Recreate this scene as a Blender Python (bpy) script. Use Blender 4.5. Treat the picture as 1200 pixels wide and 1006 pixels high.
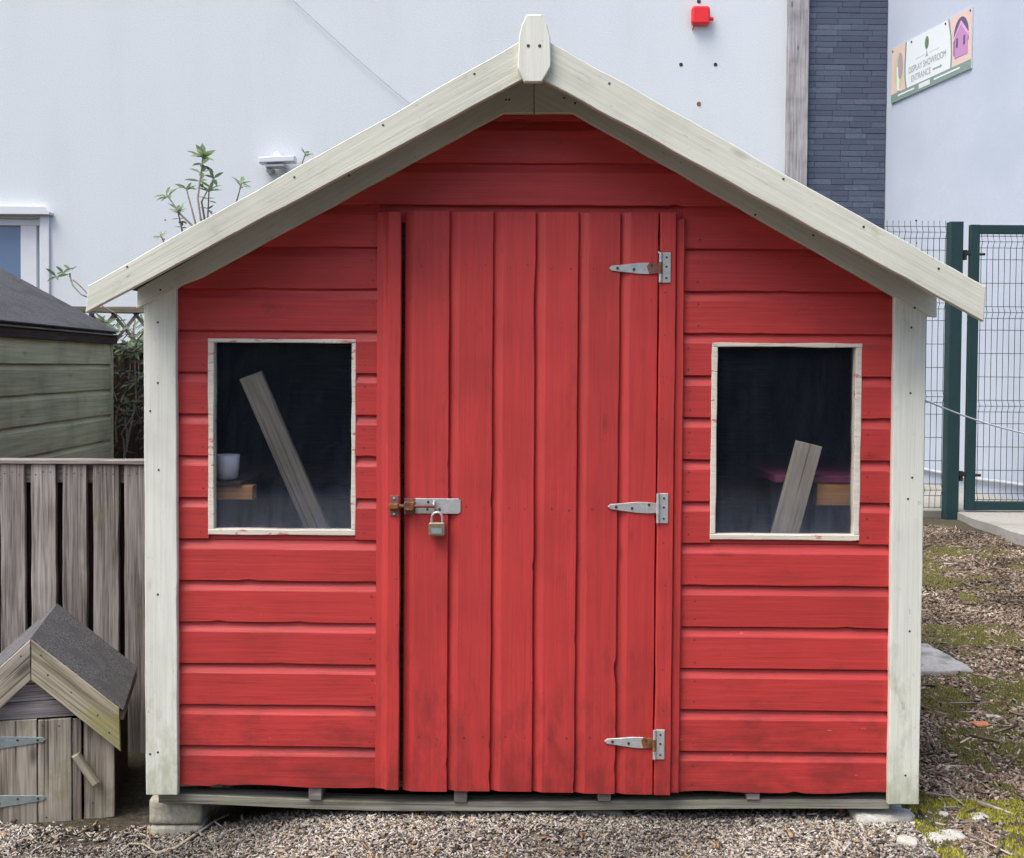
import bpy, bmesh, math, random
import numpy as np
from mathutils import Vector, Matrix, Euler, noise
R = math.radians
random.seed(7); rng = np.random.default_rng(7)
scene = bpy.context.scene
for o in list(bpy.data.objects): bpy.data.objects.remove(o)
COL = scene.collection

# ------------------------------------------------------------------ camera
F, CX, CY = 1300.0, 600.0, 467.0          # focal length and principal point in photo pixels (1200 x 1006)
CAM = Vector((0, 0, 1.49)); PITCH = 0.0285; ROLL = 0.0070
RC = Matrix.Rotation(math.pi/2 - PITCH, 3, 'X') @ Matrix.Rotation(ROLL, 3, 'Z')
cd = bpy.data.cameras.new('camera'); cam = bpy.data.objects.new('camera', cd); COL.objects.link(cam)
cam.location = CAM; cam.rotation_euler = RC.to_euler()
cd.sensor_fit = 'HORIZONTAL'; cd.sensor_width = 36.0; cd.lens = F/1200*36
cd.shift_y = -(503 - CY)/1200; cd.clip_start = 0.05; cd.clip_end = 2000
scene.camera = cam
# ------------------------------------------------------------------ sky and sun (soft overcast, light from upper left)
SUN_EL, SUN_AZ = R(62), R(-128)            # azimuth measured from +Y towards +X: from behind the camera, left
w = bpy.data.worlds.new('World'); scene.world = w; w.use_nodes = True
nt = w.node_tree; bg = nt.nodes['Background']
sky = nt.nodes.new('ShaderNodeTexSky'); sky.sky_type = 'NISHITA'; sky.sun_disc = False
sky.sun_elevation = SUN_EL; sky.sun_rotation = SUN_AZ; sky.air_density = 1.0; sky.dust_density = 4.5; sky.ozone_density = 1.0
nt.links.new(sky.outputs[0], bg.inputs[0]); bg.inputs[1].default_value = 0.145
sd = bpy.data.lights.new('sun', 'SUN'); sun = bpy.data.objects.new('sun', sd); COL.objects.link(sun)
sd.energy = 1.3; sd.angle = R(34); sd.color = (1.0, 0.97, 0.93)
dirv = Vector((math.sin(SUN_AZ)*math.cos(SUN_EL), math.cos(SUN_AZ)*math.cos(SUN_EL), math.sin(SUN_EL)))
sun.rotation_euler = dirv.to_track_quat('Z', 'Y').to_euler()
vs = scene.view_settings; vs.view_transform = 'Standard'; vs.look = 'None'; vs.gamma = 1; vs.exposure = 0.97
vs.use_curve_mapping = False
scene.render.engine = 'CYCLES'
cy = scene.cycles; cy.max_bounces = 6; cy.diffuse_bounces = 3; cy.glossy_bounces = 3; cy.transmission_bounces = 2; cy.transparent_max_bounces = 6; cy.caustics_reflective = False; cy.caustics_refractive = False
cy.use_denoising = True; cy.use_adaptive_sampling = True; cy.adaptive_threshold = 0.02

# ------------------------------------------------------------------ measuring helpers
def ray(px, py): return RC @ Vector(((px-CX)/F, -(py-CY)/F, -1.0))
def P(px, py, Y):
    d = ray(px, py); return CAM + d*((Y - CAM.y)/d.y)
SHED = Vector((0.068, 3.40, 0.0)); SYAW = -0.012
SR = Matrix.Rotation(SYAW, 3, 'Z'); SRI = SR.transposed()
def SF(px, py, off=0.0):                   # photo point -> (x, z) on the red shed's plane local y = off
    o = SRI @ (CAM - SHED); d = SRI @ ray(px, py)
    q = o + d*((off - o.y)/d.y); return (q.x, q.z)
def sx(px, py, off=0.0): return SF(px, py, off)[0]
def sz(py, px=626, off=0.0): return SF(px, py, off)[1]
def sstep(t):
    t = np.clip(t, 0, 1); return t*t*(3-2*t)
def H(x, y):                               # height of the ground
    x = np.asarray(x, float); y = np.asarray(y, float)
    s = sstep((x+1.10)/0.62)
    z = s*(0.082 + 0.0215*np.clip(y-3.5, 0, 6) + 0.02*np.clip(y-3.4, -4, 0))
    z = z + 0.008*np.sin(5.1*x+1.3)*np.sin(4.3*y+0.4) + 0.004*np.sin(13*x+2*y)*np.cos(11*y-3*x)
    z = z + 0.015*sstep((-1.3-x)/0.4)
    return z

# ------------------------------------------------------------------ mesh helpers
class MB:
    def __init__(s): s.v = []; s.f = []; s.m = []; s.sm = []
    def add(s, vs, fs, mi=0, smooth=False):
        b = len(s.v); s.v += [tuple(v) for v in vs]
        for f in fs: s.f.append([b+i for i in f]); s.m.append(mi); s.sm.append(smooth)
    def prism(s, pts, y0, y1, mi=0, bev=0.0, wob=0.0, seg=0.06, seed=0):
        """polygon in (x, z), y0 = front (towards viewer), y1 = back; bev chamfers the front edge, wob roughens the outline"""
        if wob:
            q = []
            for i in range(len(pts)):
                a = Vector((pts[i][0], pts[i][1])); b = Vector((pts[(i+1) % len(pts)][0], pts[(i+1) % len(pts)][1]))
                n = max(1, int((b-a).length/seg)); t = (b-a).normalized(); nn = Vector((t.y, -t.x))
                for k in range(n):
                    c = a + (b-a)*(k/n)
                    if k: c += nn*wob*noise.noise(Vector((c.x*9+seed*7.3, c.y*9, seed*3.1)))*1.6
                    q.append((c.x, c.y))
            pts = q
        n = len(pts)
        A = sum(pts[i][0]*pts[(i+1) % n][1]-pts[(i+1) % n][0]*pts[i][1] for i in range(n))
        if A < 0: pts = pts[::-1]
        fs = []
        if bev:
            ins = []
            for i in range(n):
                p0, p1, p2 = Vector(pts[i-1]), Vector(pts[i]), Vector(pts[(i+1) % n])
                d1 = (p1-p0).normalized(); d2 = (p2-p1).normalized()
                n1 = Vector((-d1.y, d1.x)); n2 = Vector((-d2.y, d2.x)); bis = (n1+n2)
                k = bev/max(0.35, (1+n1.dot(n2))) 
                ins.append(p1 + bis*k)
            vs = [(p.x, y0, p.y) for p in ins] + [(p[0], y0+bev, p[1]) for p in pts] + [(p[0], y1, p[1]) for p in pts]
            fs = [list(range(n))]
            for i in range(n):
                j = (i+1) % n
                fs += [[i, n+i, n+j, j], [n+i, 2*n+i, 2*n+j, n+j]]
            fs.append([2*n+i for i in range(n)][::-1])
        else:
            vs = [(p[0], y0, p[1]) for p in pts] + [(p[0], y1, p[1]) for p in pts]
            fs = [list(range(n)), [n+i for i in range(n)][::-1]]
            for i in range(n):
                j = (i+1) % n; fs.append([i, n+i, n+j, j])
        s.add(vs, fs, mi); return s
    def box(s, x0, x1, y0, y1, z0, z1, mi=0, bev=0.0):
        if y0 > y1: y0, y1 = y1, y0
        return s.prism([(x0, z0), (x1, z0), (x1, z1), (x0, z1)], y0, y1, mi, bev)
    def tube(s, pts, r, n=8, mi=0, r2=None):
        pts = [Vector(p) for p in pts]; m = len(pts); vs = []
        up = Vector((0.13, 0.27, 0.95)).normalized()
        for i, p in enumerate(pts):
            t = (pts[min(i+1, m-1)] - pts[max(i-1, 0)]).normalized()
            a = t.cross(up)
            if a.length < 1e-3: a = t.cross(Vector((1, 0, 0)))
            a.normalize(); b = t.cross(a)
            rr = r if r2 is None else r + (r2-r)*i/(m-1)
            for k in range(n):
                an = 2*math.pi*k/n; vs.append(p + a*rr*math.cos(an) + b*rr*math.sin(an))
        fs = [[i*n+k, i*n+(k+1) % n, (i+1)*n+(k+1) % n, (i+1)*n+k] for i in range(m-1) for k in range(n)]
        s.add(vs, fs, mi, True)
        s.add([vs[k] for k in range(n)], [list(range(n))[::-1]], mi); s.add([vs[(m-1)*n+k] for k in range(n)], [list(range(n))], mi)
        return s
    def disc(s, x, z, y0, r, h=0.002, n=7, mi=0):
        return s.prism([(x+r*math.cos(2*math.pi*k/n), z+r*math.sin(2*math.pi*k/n)) for k in range(n)], y0-h, y0, mi)
    def mesh(s, name, mats):
        me = bpy.data.meshes.new(name); me.from_pydata(s.v, [], s.f)
        for m in (mats if isinstance(mats, (list, tuple)) else [mats]): me.materials.append(m)
        me.polygons.foreach_set('material_index', s.m); me.polygons.foreach_set('use_smooth', s.sm)
        bm = bmesh.new(); bm.from_mesh(me); bmesh.ops.recalc_face_normals(bm, faces=bm.faces[:]); bm.to_mesh(me); bm.free()
        me.update(); return me
    def build(s, name, mats, parent=None, loc=(0, 0, 0), rot=(0, 0, 0)):
        o = bpy.data.objects.new(name, s.mesh(name, mats)); COL.objects.link(o)
        o.parent = parent; o.location = loc; o.rotation_euler = rot; return o
def tag(o, label=None, cat=None, group=None, kind=None):
    if label: o['label'] = label
    if cat: o['category'] = cat
    if group: o['group'] = group
    if kind: o['kind'] = kind
    return o
def empty(name, loc, rot=(0, 0, 0), label=None, cat=None, group=None):
    o = bpy.data.objects.new(name, None); COL.objects.link(o); o.location = loc; o.rotation_euler = rot
    o.empty_display_size = 0.1; return tag(o, label, cat, group)
def plank(name, pts, y0, y1, ang, mat, parent, bev=0.0015, wob=0.0, seg=0.06):
    """a board cut to the outline pts (x, z); its own X axis runs along the grain, turned by ang from the horizontal"""
    cx = sum(p[0] for p in pts)/len(pts); cz = sum(p[1] for p in pts)/len(pts)
    c, s_ = math.cos(ang), math.sin(ang)
    q = [((p[0]-cx)*c + (p[1]-cz)*s_, -(p[0]-cx)*s_ + (p[1]-cz)*c) for p in pts]
    ym = (y0+y1)/2
    return MB().prism(q, y0-ym, y1-ym, 0, bev, wob, seg, random.random()*9).build(name, mat, parent, (cx, ym, cz), (0, -ang, 0))
def rect(x0, x1, z0, z1): return [(x0, z0), (x1, z0), (x1, z1), (x0, z1)]

# ------------------------------------------------------------------ materials
class MT:
    def __init__(s, name):
        s.m = bpy.data.materials.new(name); s.m.use_nodes = True; s.t = s.m.node_tree
        s.b = s.t.nodes['Principled BSDF']; s.out = s.t.nodes['Material Output']
    def n(s, ty, **k):
        x = s.t.nodes.new(ty)
        for a, b in k.items():
            if a.startswith('i_'):
                key = a[2:]; x.inputs[int(key) if key.isdigit() else key.replace('_', ' ')].default_value = b
            else: setattr(x, a, b)
        return x
    def l(s, a, b): s.t.links.new(a, b)
    def coord(s, scale=(1, 1, 1), rnd=True):
        tc = s.n('ShaderNodeTexCoord'); mp = s.n('ShaderNodeMapping'); mp.inputs['Scale'].default_value = scale
        if rnd:
            oi = s.n('ShaderNodeObjectInfo'); ml = s.n('ShaderNodeVectorMath', operation='SCALE'); ml.inputs[0].default_value = (17.3, 9.1, 23.7)
            s.l(oi.outputs['Random'], ml.inputs['Scale'])
            ad = s.n('ShaderNodeVectorMath', operation='ADD'); s.l(tc.outputs['Object'], ad.inputs[0]); s.l(ml.outputs[0], ad.inputs[1])
            s.l(ad.outputs[0], mp.inputs['Vector'])
        else: s.l(tc.outputs['Object'], mp.inputs['Vector'])
        return mp.outputs[0]
    def noise(s, vec, scale, detail=4, rough=0.55, dist=0.0):
        x = s.n('ShaderNodeTexNoise'); x.inputs['Scale'].default_value = scale; x.inputs['Detail'].default_value = detail
        x.inputs['Roughness'].default_value = rough; x.inputs['Distortion'].default_value = dist
        s.l(vec, x.inputs['Vector']); return x.outputs['Fac']
    def ramp(s, fac, stops, mode='LINEAR'):
        r = s.n('ShaderNodeValToRGB'); e = r.color_ramp.elements; r.color_ramp.interpolation = mode
        while len(e) < len(stops): e.new(0.5)
        for a, (p, c) in zip(e, stops): a.position = p; a.color = (*c, 1) if len(c) == 3 else c
        s.l(fac, r.inputs[0]); return r.outputs[0]
    def mix(s, fac, a, b, mode='MIX'):
        x = s.n('ShaderNodeMix', data_type='RGBA', blend_type=mode)
        for i, v in ((0, fac), (6, a), (7, b)):
            if isinstance(v, (int, float)): x.inputs[i].default_value = v
            elif isinstance(v, tuple): x.inputs[i].default_value = (*v, 1)
            else: s.l(v, x.inputs[i])
        return x.outputs[2]
    def math(s, op, a, b=0.5):
        x = s.n('ShaderNodeMath', operation=op)
        for i, v in ((0, a), (1, b)):
            if isinstance(v, (int, float)): x.inputs[i].default_value = v
            else: s.l(v, x.inputs[i])
        return x.outputs[0]
    def bump(s, h, st, dist=0.002):
        b = s.n('ShaderNodeBump'); b.inputs['Strength'].default_value = st; b.inputs['Distance'].default_value = dist
        s.l(h, b.inputs['Height']); s.l(b.outputs[0], s.b.inputs['Normal'])
    def rand(s):
        return s.n('ShaderNodeObjectInfo').outputs['Random']
BW = lambda v: (v, v, v)

def paint(name, base, dark, light, rough=0.5, bump=0.5, wear=None, wthr=(0.66, 0.70), stain=0.5, vary=0.12, mud=None):
    """brush-painted timber: grain along X shows through the paint, knots, stains, small chips"""
    m = MT(name); g = m.coord((2.2, 70, 70)); p = m.coord((1, 1, 1)); k = m.coord((4.5, 13, 13))
    gr = m.noise(g, 1.0, 3, 0.65, 0.0); big = m.noise(p, 3.4, 3, 0.6); fine = m.noise(m.coord((9, 160, 160)), 1.0, 1)
    col = m.mix(m.ramp(gr, [(0.36, BW(0)), (0.64, BW(1))]), dark, light)
    col = m.mix(0.35, col, base)
    col = m.mix(1.0, col, m.ramp(m.noise(m.coord((4, 230, 230)), 1.0, 2, 0.6), [(0.34, BW(0.92)), (0.5, BW(1)), (0.66, BW(1.04))]), 'MULTIPLY')
    br = m.ramp(big, [(0.28, BW(1-stain*0.42)), (0.52, BW(1)), (0.8, BW(1+stain*0.12))])
    col = m.mix(1.0, col, br, 'MULTIPLY')
    vo = m.n('ShaderNodeTexVoronoi'); vo.inputs['Scale'].default_value = 1.0; m.l(k, vo.inputs['Vector'])
    kn = m.ramp(vo.outputs['Distance'], [(0.05, BW(1)), (0.17, BW(0))])
    pick = m.ramp(m.noise(k, 0.7, 0), [(0.52, BW(0)), (0.60, BW(1))])
    knot = m.math('MULTIPLY', kn, pick)
    col = m.mix(m.math('MULTIPLY', knot, 0.55), col, tuple(c*0.55 for c in dark))
    rv = m.math('ADD', m.math('MULTIPLY', m.rand(), 2*vary), 1-vary)
    cm = m.n('ShaderNodeCombineColor'); [m.l(rv, cm.inputs[i]) for i in range(3)]
    col = m.mix(1.0, col, cm.outputs[0], 'MULTIPLY')
    sp = m.ramp(m.noise(m.coord((38, 80, 80)), 1.0, 2, 0.6), [(0.70, BW(0)), (0.76, BW(1))])
    col = m.mix(m.math('MULTIPLY', sp, 0.45), col, tuple(c*0.45 for c in dark))
    if mud:
        ge = m.n('ShaderNodeNewGeometry'); sp3 = m.n('ShaderNodeSeparateXYZ'); m.l(ge.outputs['Position'], sp3.inputs[0])
        mr = m.n('ShaderNodeMapRange'); m.l(sp3.outputs[2], mr.inputs[0]); mr.inputs[1].default_value = 0.18; mr.inputs[2].default_value = 0.62; mr.inputs[3].default_value = 0.24; mr.inputs[4].default_value = 0.0
        mn = m.noise(m.coord((7, 16, 16)), 1.0, 4, 0.7)
        col = m.mix(m.math('MULTIPLY', m.ramp(m.math('ADD', mn, mr.outputs[0]), [(0.60, BW(0)), (0.82, BW(1))]), 0.6), col, mud)
    if wear:
        wn = m.noise(m.coord((14, 60, 60)), 1.0, 4, 0.7)
        wm = m.ramp(m.math('ADD', wn, m.math('MULTIPLY', m.math('SUBTRACT', big, 0.5), 0.25)), [(wthr[0], BW(0)), (wthr[1], BW(1))])
        col = m.mix(m.math('MULTIPLY', wm, 0.8), col, wear)
    m.l(col, m.b.inputs['Base Color'])
    m.l(m.ramp(gr, [(0.3, BW(rough+0.12)), (0.7, BW(rough-0.06))]), m.b.inputs['Roughness'])
    h = m.math('ADD', m.math('MULTIPLY', gr, 0.8), m.math('MULTIPLY', fine, 0.35))
    m.bump(h, bump*1.3, 0.0018)
    return m.m
def rawwood(name, c0, c1, c2, rough=0.85, bump=0.7, green=None, gthr=(0.55, 0.68), vary=0.18, end=None):
    """bare weathered timber with growth rings, knots and optional green algae"""
    m = MT(name); p = m.coord((1, 1, 1))
    warp = m.noise(m.coord((1.6, 6, 6)), 1.0, 1)
    g = m.coord((1.6, 52, 52)); n1 = m.noise(g, 1.0, 3, 0.68, 0.8)
    fine = m.noise(m.coord((6, 190, 190)), 1.0, 2, 0.7)
    big = m.noise(p, 4.0, 3)
    f = m.math('ADD', m.math('MULTIPLY', n1, 0.62), m.math('ADD', m.math('MULTIPLY', fine, 0.26), m.math('MULTIPLY', warp, 0.12)))
    col = m.ramp(f, [(0.38, c0), (0.49, c1), (0.60, c2)])
    col = m.mix(1.0, col, m.ramp(big, [(0.25, BW(0.66)), (0.55, BW(1)), (0.8, BW(1.12))]), 'MULTIPLY')
    crk = m.ramp(m.noise(m.coord((1.1, 85, 85)), 1.0, 1), [(0.665, BW(0)), (0.70, BW(1))]); col = m.mix(m.math('MULTIPLY', crk, 0.75), col, tuple(c*0.35 for c in c0))
    k = m.coord((3.2, 9, 9)); vo = m.n('ShaderNodeTexVoronoi'); vo.inputs['Scale'].default_value = 1.0; m.l(k, vo.inputs['Vector'])
    kn = m.math('MULTIPLY', m.ramp(vo.outputs['Distance'], [(0.06, BW(1)), (0.15, BW(0))]), m.ramp(m.noise(k, 0.8, 0), [(0.50, BW(0)), (0.58, BW(1))]))
    col = m.mix(m.math('MULTIPLY', kn, 0.75), col, tuple(c*0.4 for c in c0))
    rv = m.math('ADD', m.math('MULTIPLY', m.rand(), 2*vary), 1-vary)
    cm = m.n('ShaderNodeCombineColor'); [m.l(rv, cm.inputs[i]) for i in range(3)]
    col = m.mix(1.0, col, cm.outputs[0], 'MULTIPLY')
    if green:
        gf = m.noise(p, 5.5, 5, 0.7)
        if end:
            sp = m.n('ShaderNodeSeparateXYZ'); m.l(m.coord((1, 1, 1), False), sp.inputs[0]); mr = m.n('ShaderNodeMapRange'); m.l(sp.outputs[0], mr.inputs[0])
            mr.inputs[1].default_value = end[0]; mr.inputs[2].default_value = end[1]; mr.inputs[3].default_value = -0.12; mr.inputs[4].default_value = 0.17; gf = m.math('ADD', gf, mr.outputs[0])
        gm = m.ramp(gf, [(gthr[0], BW(0)), (gthr[1], BW(1))]); col = m.mix(m.math('MULTIPLY', gm, 0.7), col, green)
    m.l(col, m.b.inputs['Base Color']); m.b.inputs['Roughness'].default_value = rough
    m.b.inputs['Specular IOR Level'].default_value = 0.25
    m.bump(m.math('ADD', m.math('MULTIPLY', n1, 0.7), m.math('MULTIPLY', fine, 0.5)), bump, 0.002)
    return m.m
def speck(name, c0, c1, scale, rough=0.9, bump=0.5, dist=0.003, c2=None, big=3.0, metal=0.0, detail=3):
    m = MT(name); v = m.coord((1, 1, 1)); n1 = m.noise(v, scale, detail, 0.65); n2 = m.noise(v, big, 4)
    col = m.mix(m.ramp(n1, [(0.34, BW(0)), (0.66, BW(1))]), c0, c1)
    if c2: col = m.mix(m.ramp(n2, [(0.48, BW(0)), (0.66, BW(1))]), col, c2)
    m.l(col, m.b.inputs['Base Color']); m.b.inputs['Roughness'].default_value = rough; m.b.inputs['Metallic'].default_value = metal
    if bump: m.bump(n1, bump, dist)
    return m.m
def attr(name, rough=0.9, sub=0.0, bump=True):
    m = MT(name); a = m.n('ShaderNodeAttribute', attribute_name='col')
    v = m.coord((1, 1, 1), False); n1 = m.noise(v, 90, 4)
    col = m.mix(1.0, a.outputs['Color'], m.ramp(n1, [(0.3, BW(0.72)), (0.7, BW(1.2))]), 'MULTIPLY')
    m.l(col, m.b.inputs['Base Color']); m.b.inputs['Roughness'].default_value = rough; m.b.inputs['Specular IOR Level'].default_value = 0.2
    if sub:
        tl = m.n('ShaderNodeBsdfTranslucent'); m.l(col, tl.inputs[0]); mx = m.n('ShaderNodeMixShader'); mx.inputs[0].default_value = sub
        m.l(m.b.outputs[0], mx.inputs[1]); m.l(tl.outputs[0], mx.inputs[2]); m.l(mx.outputs[0], m.out.inputs[0])
    return m.m

M = {}
M['red'] = paint('red_paint', (0.50, 0.042, 0.039), (0.44, 0.035, 0.033), (0.54, 0.049, 0.045), 0.50, 0.5, (0.66, 0.34, 0.31), (0.74, 0.78), 0.42, 0.06, (0.19, 0.024, 0.022))
M['cream'] = paint('cream_paint', (0.65, 0.665, 0.565), (0.605, 0.62, 0.52), (0.69, 0.705, 0.61), 0.6, 0.45, (0.33, 0.34, 0.23), (0.68, 0.75), 0.35, 0.03, (0.30, 0.31, 0.20))
M['cream2'] = paint('pale_green_cream_paint', (0.74, 0.765, 0.675), (0.68, 0.705, 0.615), (0.78, 0.80, 0.72), 0.55, 0.4, (0.36, 0.38, 0.28), (0.69, 0.78), 0.4, 0.03, (0.34, 0.36, 0.22))
M['wcream'] = paint('window_cream_paint', (0.74, 0.705, 0.59), (0.64, 0.60, 0.49), (0.79, 0.76, 0.66), 0.5, 0.4, (0.50, 0.06, 0.05), (0.60, 0.64), 0.2, 0.03)
M['olive'] = paint('olive_stain', (0.56, 0.53, 0.31), (0.42, 0.40, 0.235), (0.66, 0.63, 0.40), 0.7, 0.6, (0.50, 0.50, 0.38), (0.72, 0.80), 0.8, 0.1)
M['fence'] = rawwood('weathered_fence_wood', (0.10, 0.087, 0.079), (0.23, 0.208, 0.192), (0.37, 0.345, 0.325), green=(0.16, 0.165, 0.10), gthr=(0.58, 0.75))
M['kennel'] = rawwood('weathered_kennel_wood', (0.16, 0.135, 0.105), (0.34, 0.30, 0.24), (0.50, 0.455, 0.385), green=(0.24, 0.24, 0.10), gthr=(0.56, 0.72))
M['kmoss'] = rawwood('mossy_kennel_wood', (0.16, 0.14, 0.10), (0.34, 0.305, 0.225), (0.48, 0.445, 0.35), green=(0.34, 0.33, 0.06), gthr=(0.50, 0.70), end=(-0.05, 0.17))
M['kgrey'] = rawwood('grey_kennel_wood', (0.17, 0.155, 0.155), (0.34, 0.315, 0.315), (0.50, 0.475, 0.47))
M['base'] = rawwood('treated_base_wood', (0.17, 0.16, 0.12), (0.30, 0.29, 0.235), (0.43, 0.42, 0.36), green=(0.24, 0.28, 0.15), gthr=(0.52, 0.74))
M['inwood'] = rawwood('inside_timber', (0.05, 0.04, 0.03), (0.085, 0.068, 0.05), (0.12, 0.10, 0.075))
M['plank'] = rawwood('pale_plank_wood', (0.22, 0.195, 0.15), (0.34, 0.305, 0.235), (0.42, 0.385, 0.305))
M['orange'] = rawwood('orange_timber', (0.33, 0.15, 0.05), (0.50, 0.25, 0.09), (0.58, 0.32, 0.13), vary=0.05)
M['purple'] = paint('purple_paint', (0.16, 0.03, 0.075), (0.11, 0.02, 0.05), (0.20, 0.045, 0.09), 0.4)
M['post'] = rawwood('silver_post_wood', (0.25, 0.24, 0.245), (0.37, 0.36, 0.365), (0.46, 0.455, 0.46), bump=0.4)
M['dark'] = rawwood('dark_screen_and_shade_wood', (0.030, 0.020, 0.016), (0.055, 0.036, 0.030), (0.085, 0.06, 0.05))  # screen boards, also fence backs and kennel sides with shade in the colour
M['trellis'] = rawwood('trellis_wood', (0.10, 0.09, 0.07), (0.18, 0.165, 0.13), (0.28, 0.26, 0.21))
M['felt'] = speck('roofing_felt', (0.012, 0.012, 0.015), (0.115, 0.115, 0.124), 150, 0.95, 0.9, 0.004, (0.040, 0.039, 0.042), 7)
M['kfelt'] = speck('worn_grey_felt', (0.022, 0.022, 0.026), (0.20, 0.20, 0.21), 150, 0.95, 0.9, 0.004, (0.085, 0.083, 0.086), 9)
M['galv'] = speck('galvanised_steel', (0.50, 0.54, 0.55), (0.66, 0.69, 0.70), 60, 0.42, 0.08, 0.001, (0.58, 0.60, 0.58), 25, 0.55)
M['galvd'] = speck('dull_galvanised_steel', (0.26, 0.33, 0.34), (0.36, 0.43, 0.43), 60, 0.55, 0.08, 0.001, (0.30, 0.36, 0.35), 25, 0.4)
M['rust'] = speck('rusted_steel', (0.16, 0.055, 0.02), (0.36, 0.15, 0.05), 120, 0.85, 0.4, 0.002, (0.10, 0.05, 0.03), 40, 0.1)
M['brownmetal'] = speck('brown_painted_steel', (0.17, 0.07, 0.065), (0.25, 0.10, 0.09), 80, 0.6, 0.2, 0.001)
M['screw'] = speck('dark_screw_head', (0.03, 0.025, 0.022), (0.09, 0.07, 0.06), 200, 0.6, 0.0)
M['brass'] = speck('dull_brass', (0.25, 0.205, 0.14), (0.34, 0.285, 0.20), 90, 0.5, 0.1, 0.001, None, 5, 0.6)
M['steel'] = speck('steel_shackle', (0.62, 0.62, 0.60), (0.75, 0.75, 0.73), 90, 0.3, 0.0, 0.001, None, 5, 0.7)
M['wall'] = speck('white_render', (0.585, 0.64, 0.672), (0.63, 0.685, 0.717), 45, 0.85, 0.35, 0.005, (0.57, 0.615, 0.65), 0.9)
def wall_mat(name, c0, c1):
    m = MT(name); v = m.coord((1, 1, 1), False); n1 = m.noise(v, 55, 3, 0.7); n2 = m.noise(m.coord((2.2, 2.2, 0.22), False), 1.0, 4, 0.65); n3 = m.noise(v, 0.8, 3)
    col = m.mix(m.ramp(n1, [(0.35, BW(0)), (0.65, BW(1))]), c0, c1)
    col = m.mix(1.0, col, m.ramp(m.math('ADD', m.math('MULTIPLY', n2, 0.6), m.math('MULTIPLY', n3, 0.4)), [(0.34, (0.96, 0.96, 0.957)), (0.50, BW(1)), (0.7, BW(1.015))]), 'MULTIPLY')
    m.l(col, m.b.inputs['Base Color']); m.b.inputs['Roughness'].default_value = 0.88; m.bump(n1, 0.5, 0.006); return m.m
M['wall'] = wall_mat('white_render', (0.585, 0.635, 0.665), (0.635, 0.685, 0.715))
M['sidewall'] = speck('shaded_side_render', (0.42, 0.475, 0.56), (0.45, 0.505, 0.59), 45, 0.85, 0.3, 0.005, (0.405, 0.46, 0.545), 0.9)  # white render darkened and blued, the side wall's shade is in the colour
M['pvc'] = speck('white_plastic', (0.62, 0.64, 0.68), (0.65, 0.67, 0.71), 8, 0.4, 0.0)
M['teal'] = speck('dark_green_powder_coat', (0.003, 0.028, 0.032), (0.004, 0.035, 0.039), 12, 0.65, 0.05, 0.001)
M['wire'] = speck('dark_green_wire', (0.02, 0.05, 0.055), (0.03, 0.065, 0.07), 12, 0.5, 0.0)
M['block'] = speck('concrete_block', (0.28, 0.265, 0.21), (0.46, 0.44, 0.36), 70, 0.95, 0.7, 0.003, (0.30, 0.30, 0.21), 14)
M['stone'] = speck('pale_stone', (0.34, 0.335, 0.30), (0.58, 0.57, 0.53), 60, 0.95, 0.7, 0.003, (0.42, 0.41, 0.36), 16)
M['slab'] = speck('grey_paving', (0.27, 0.265, 0.26), (0.38, 0.375, 0.365), 50, 0.9, 0.5, 0.002, (0.15, 0.145, 0.13), 9)
M['concrete'] = speck('yard_concrete', (0.27, 0.265, 0.24), (0.36, 0.35, 0.32), 30, 0.95, 0.5, 0.003, (0.22, 0.22, 0.18), 1.4)
M['terracotta'] = speck('broken_terracotta', (0.50, 0.17, 0.07), (0.62, 0.26, 0.13), 60, 0.9, 0.4, 0.002)
M['redplastic'] = speck('red_plastic', (0.72, 0.012, 0.018), (0.76, 0.016, 0.022), 6, 0.35, 0.0)
M['black'] = speck('black_rubber', (0.012, 0.012, 0.014), (0.02, 0.02, 0.022), 30, 0.7, 0.0)
M['cable'] = speck('grey_cable', (0.42, 0.44, 0.47), (0.47, 0.49, 0.52), 30, 0.6, 0.0)
M['cord'] = speck('white_cord', (0.75, 0.76, 0.78), (0.8, 0.8, 0.82), 200, 0.7, 0.0)
M['twig'] = speck('twig_bark', (0.20, 0.16, 0.12), (0.42, 0.37, 0.30), 90, 0.9, 0.5, 0.002)
M['cup'] = speck('white_ceramic', (0.72, 0.73, 0.76), (0.76, 0.77, 0.8), 8, 0.3, 0.0)
M['chips'] = attr('wood_chips', 0.95); M['leaf'] = attr('leaf', 0.6, 0.45); M['moss'] = attr('moss', 1.0); M['slate'] = None
def slate_mat():
    m = MT('blue_grey_slate'); v = m.coord((1, 1, 1)); n1 = m.noise(v, 35, 6, 0.65)
    col = m.ramp(m.math('ADD', m.math('MULTIPLY', n1, 0.6), m.math('MULTIPLY', m.rand(), 0.4)), [(0.2, (0.048, 0.062, 0.098)), (0.62, (0.070, 0.090, 0.138)), (0.85, (0.12, 0.145, 0.20))])
    m.l(col, m.b.inputs['Base Color']); m.b.inputs['Roughness'].default_value = 0.8; m.bump(n1, 0.5, 0.003); return m.m
M['slate'] = slate_mat()
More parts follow.
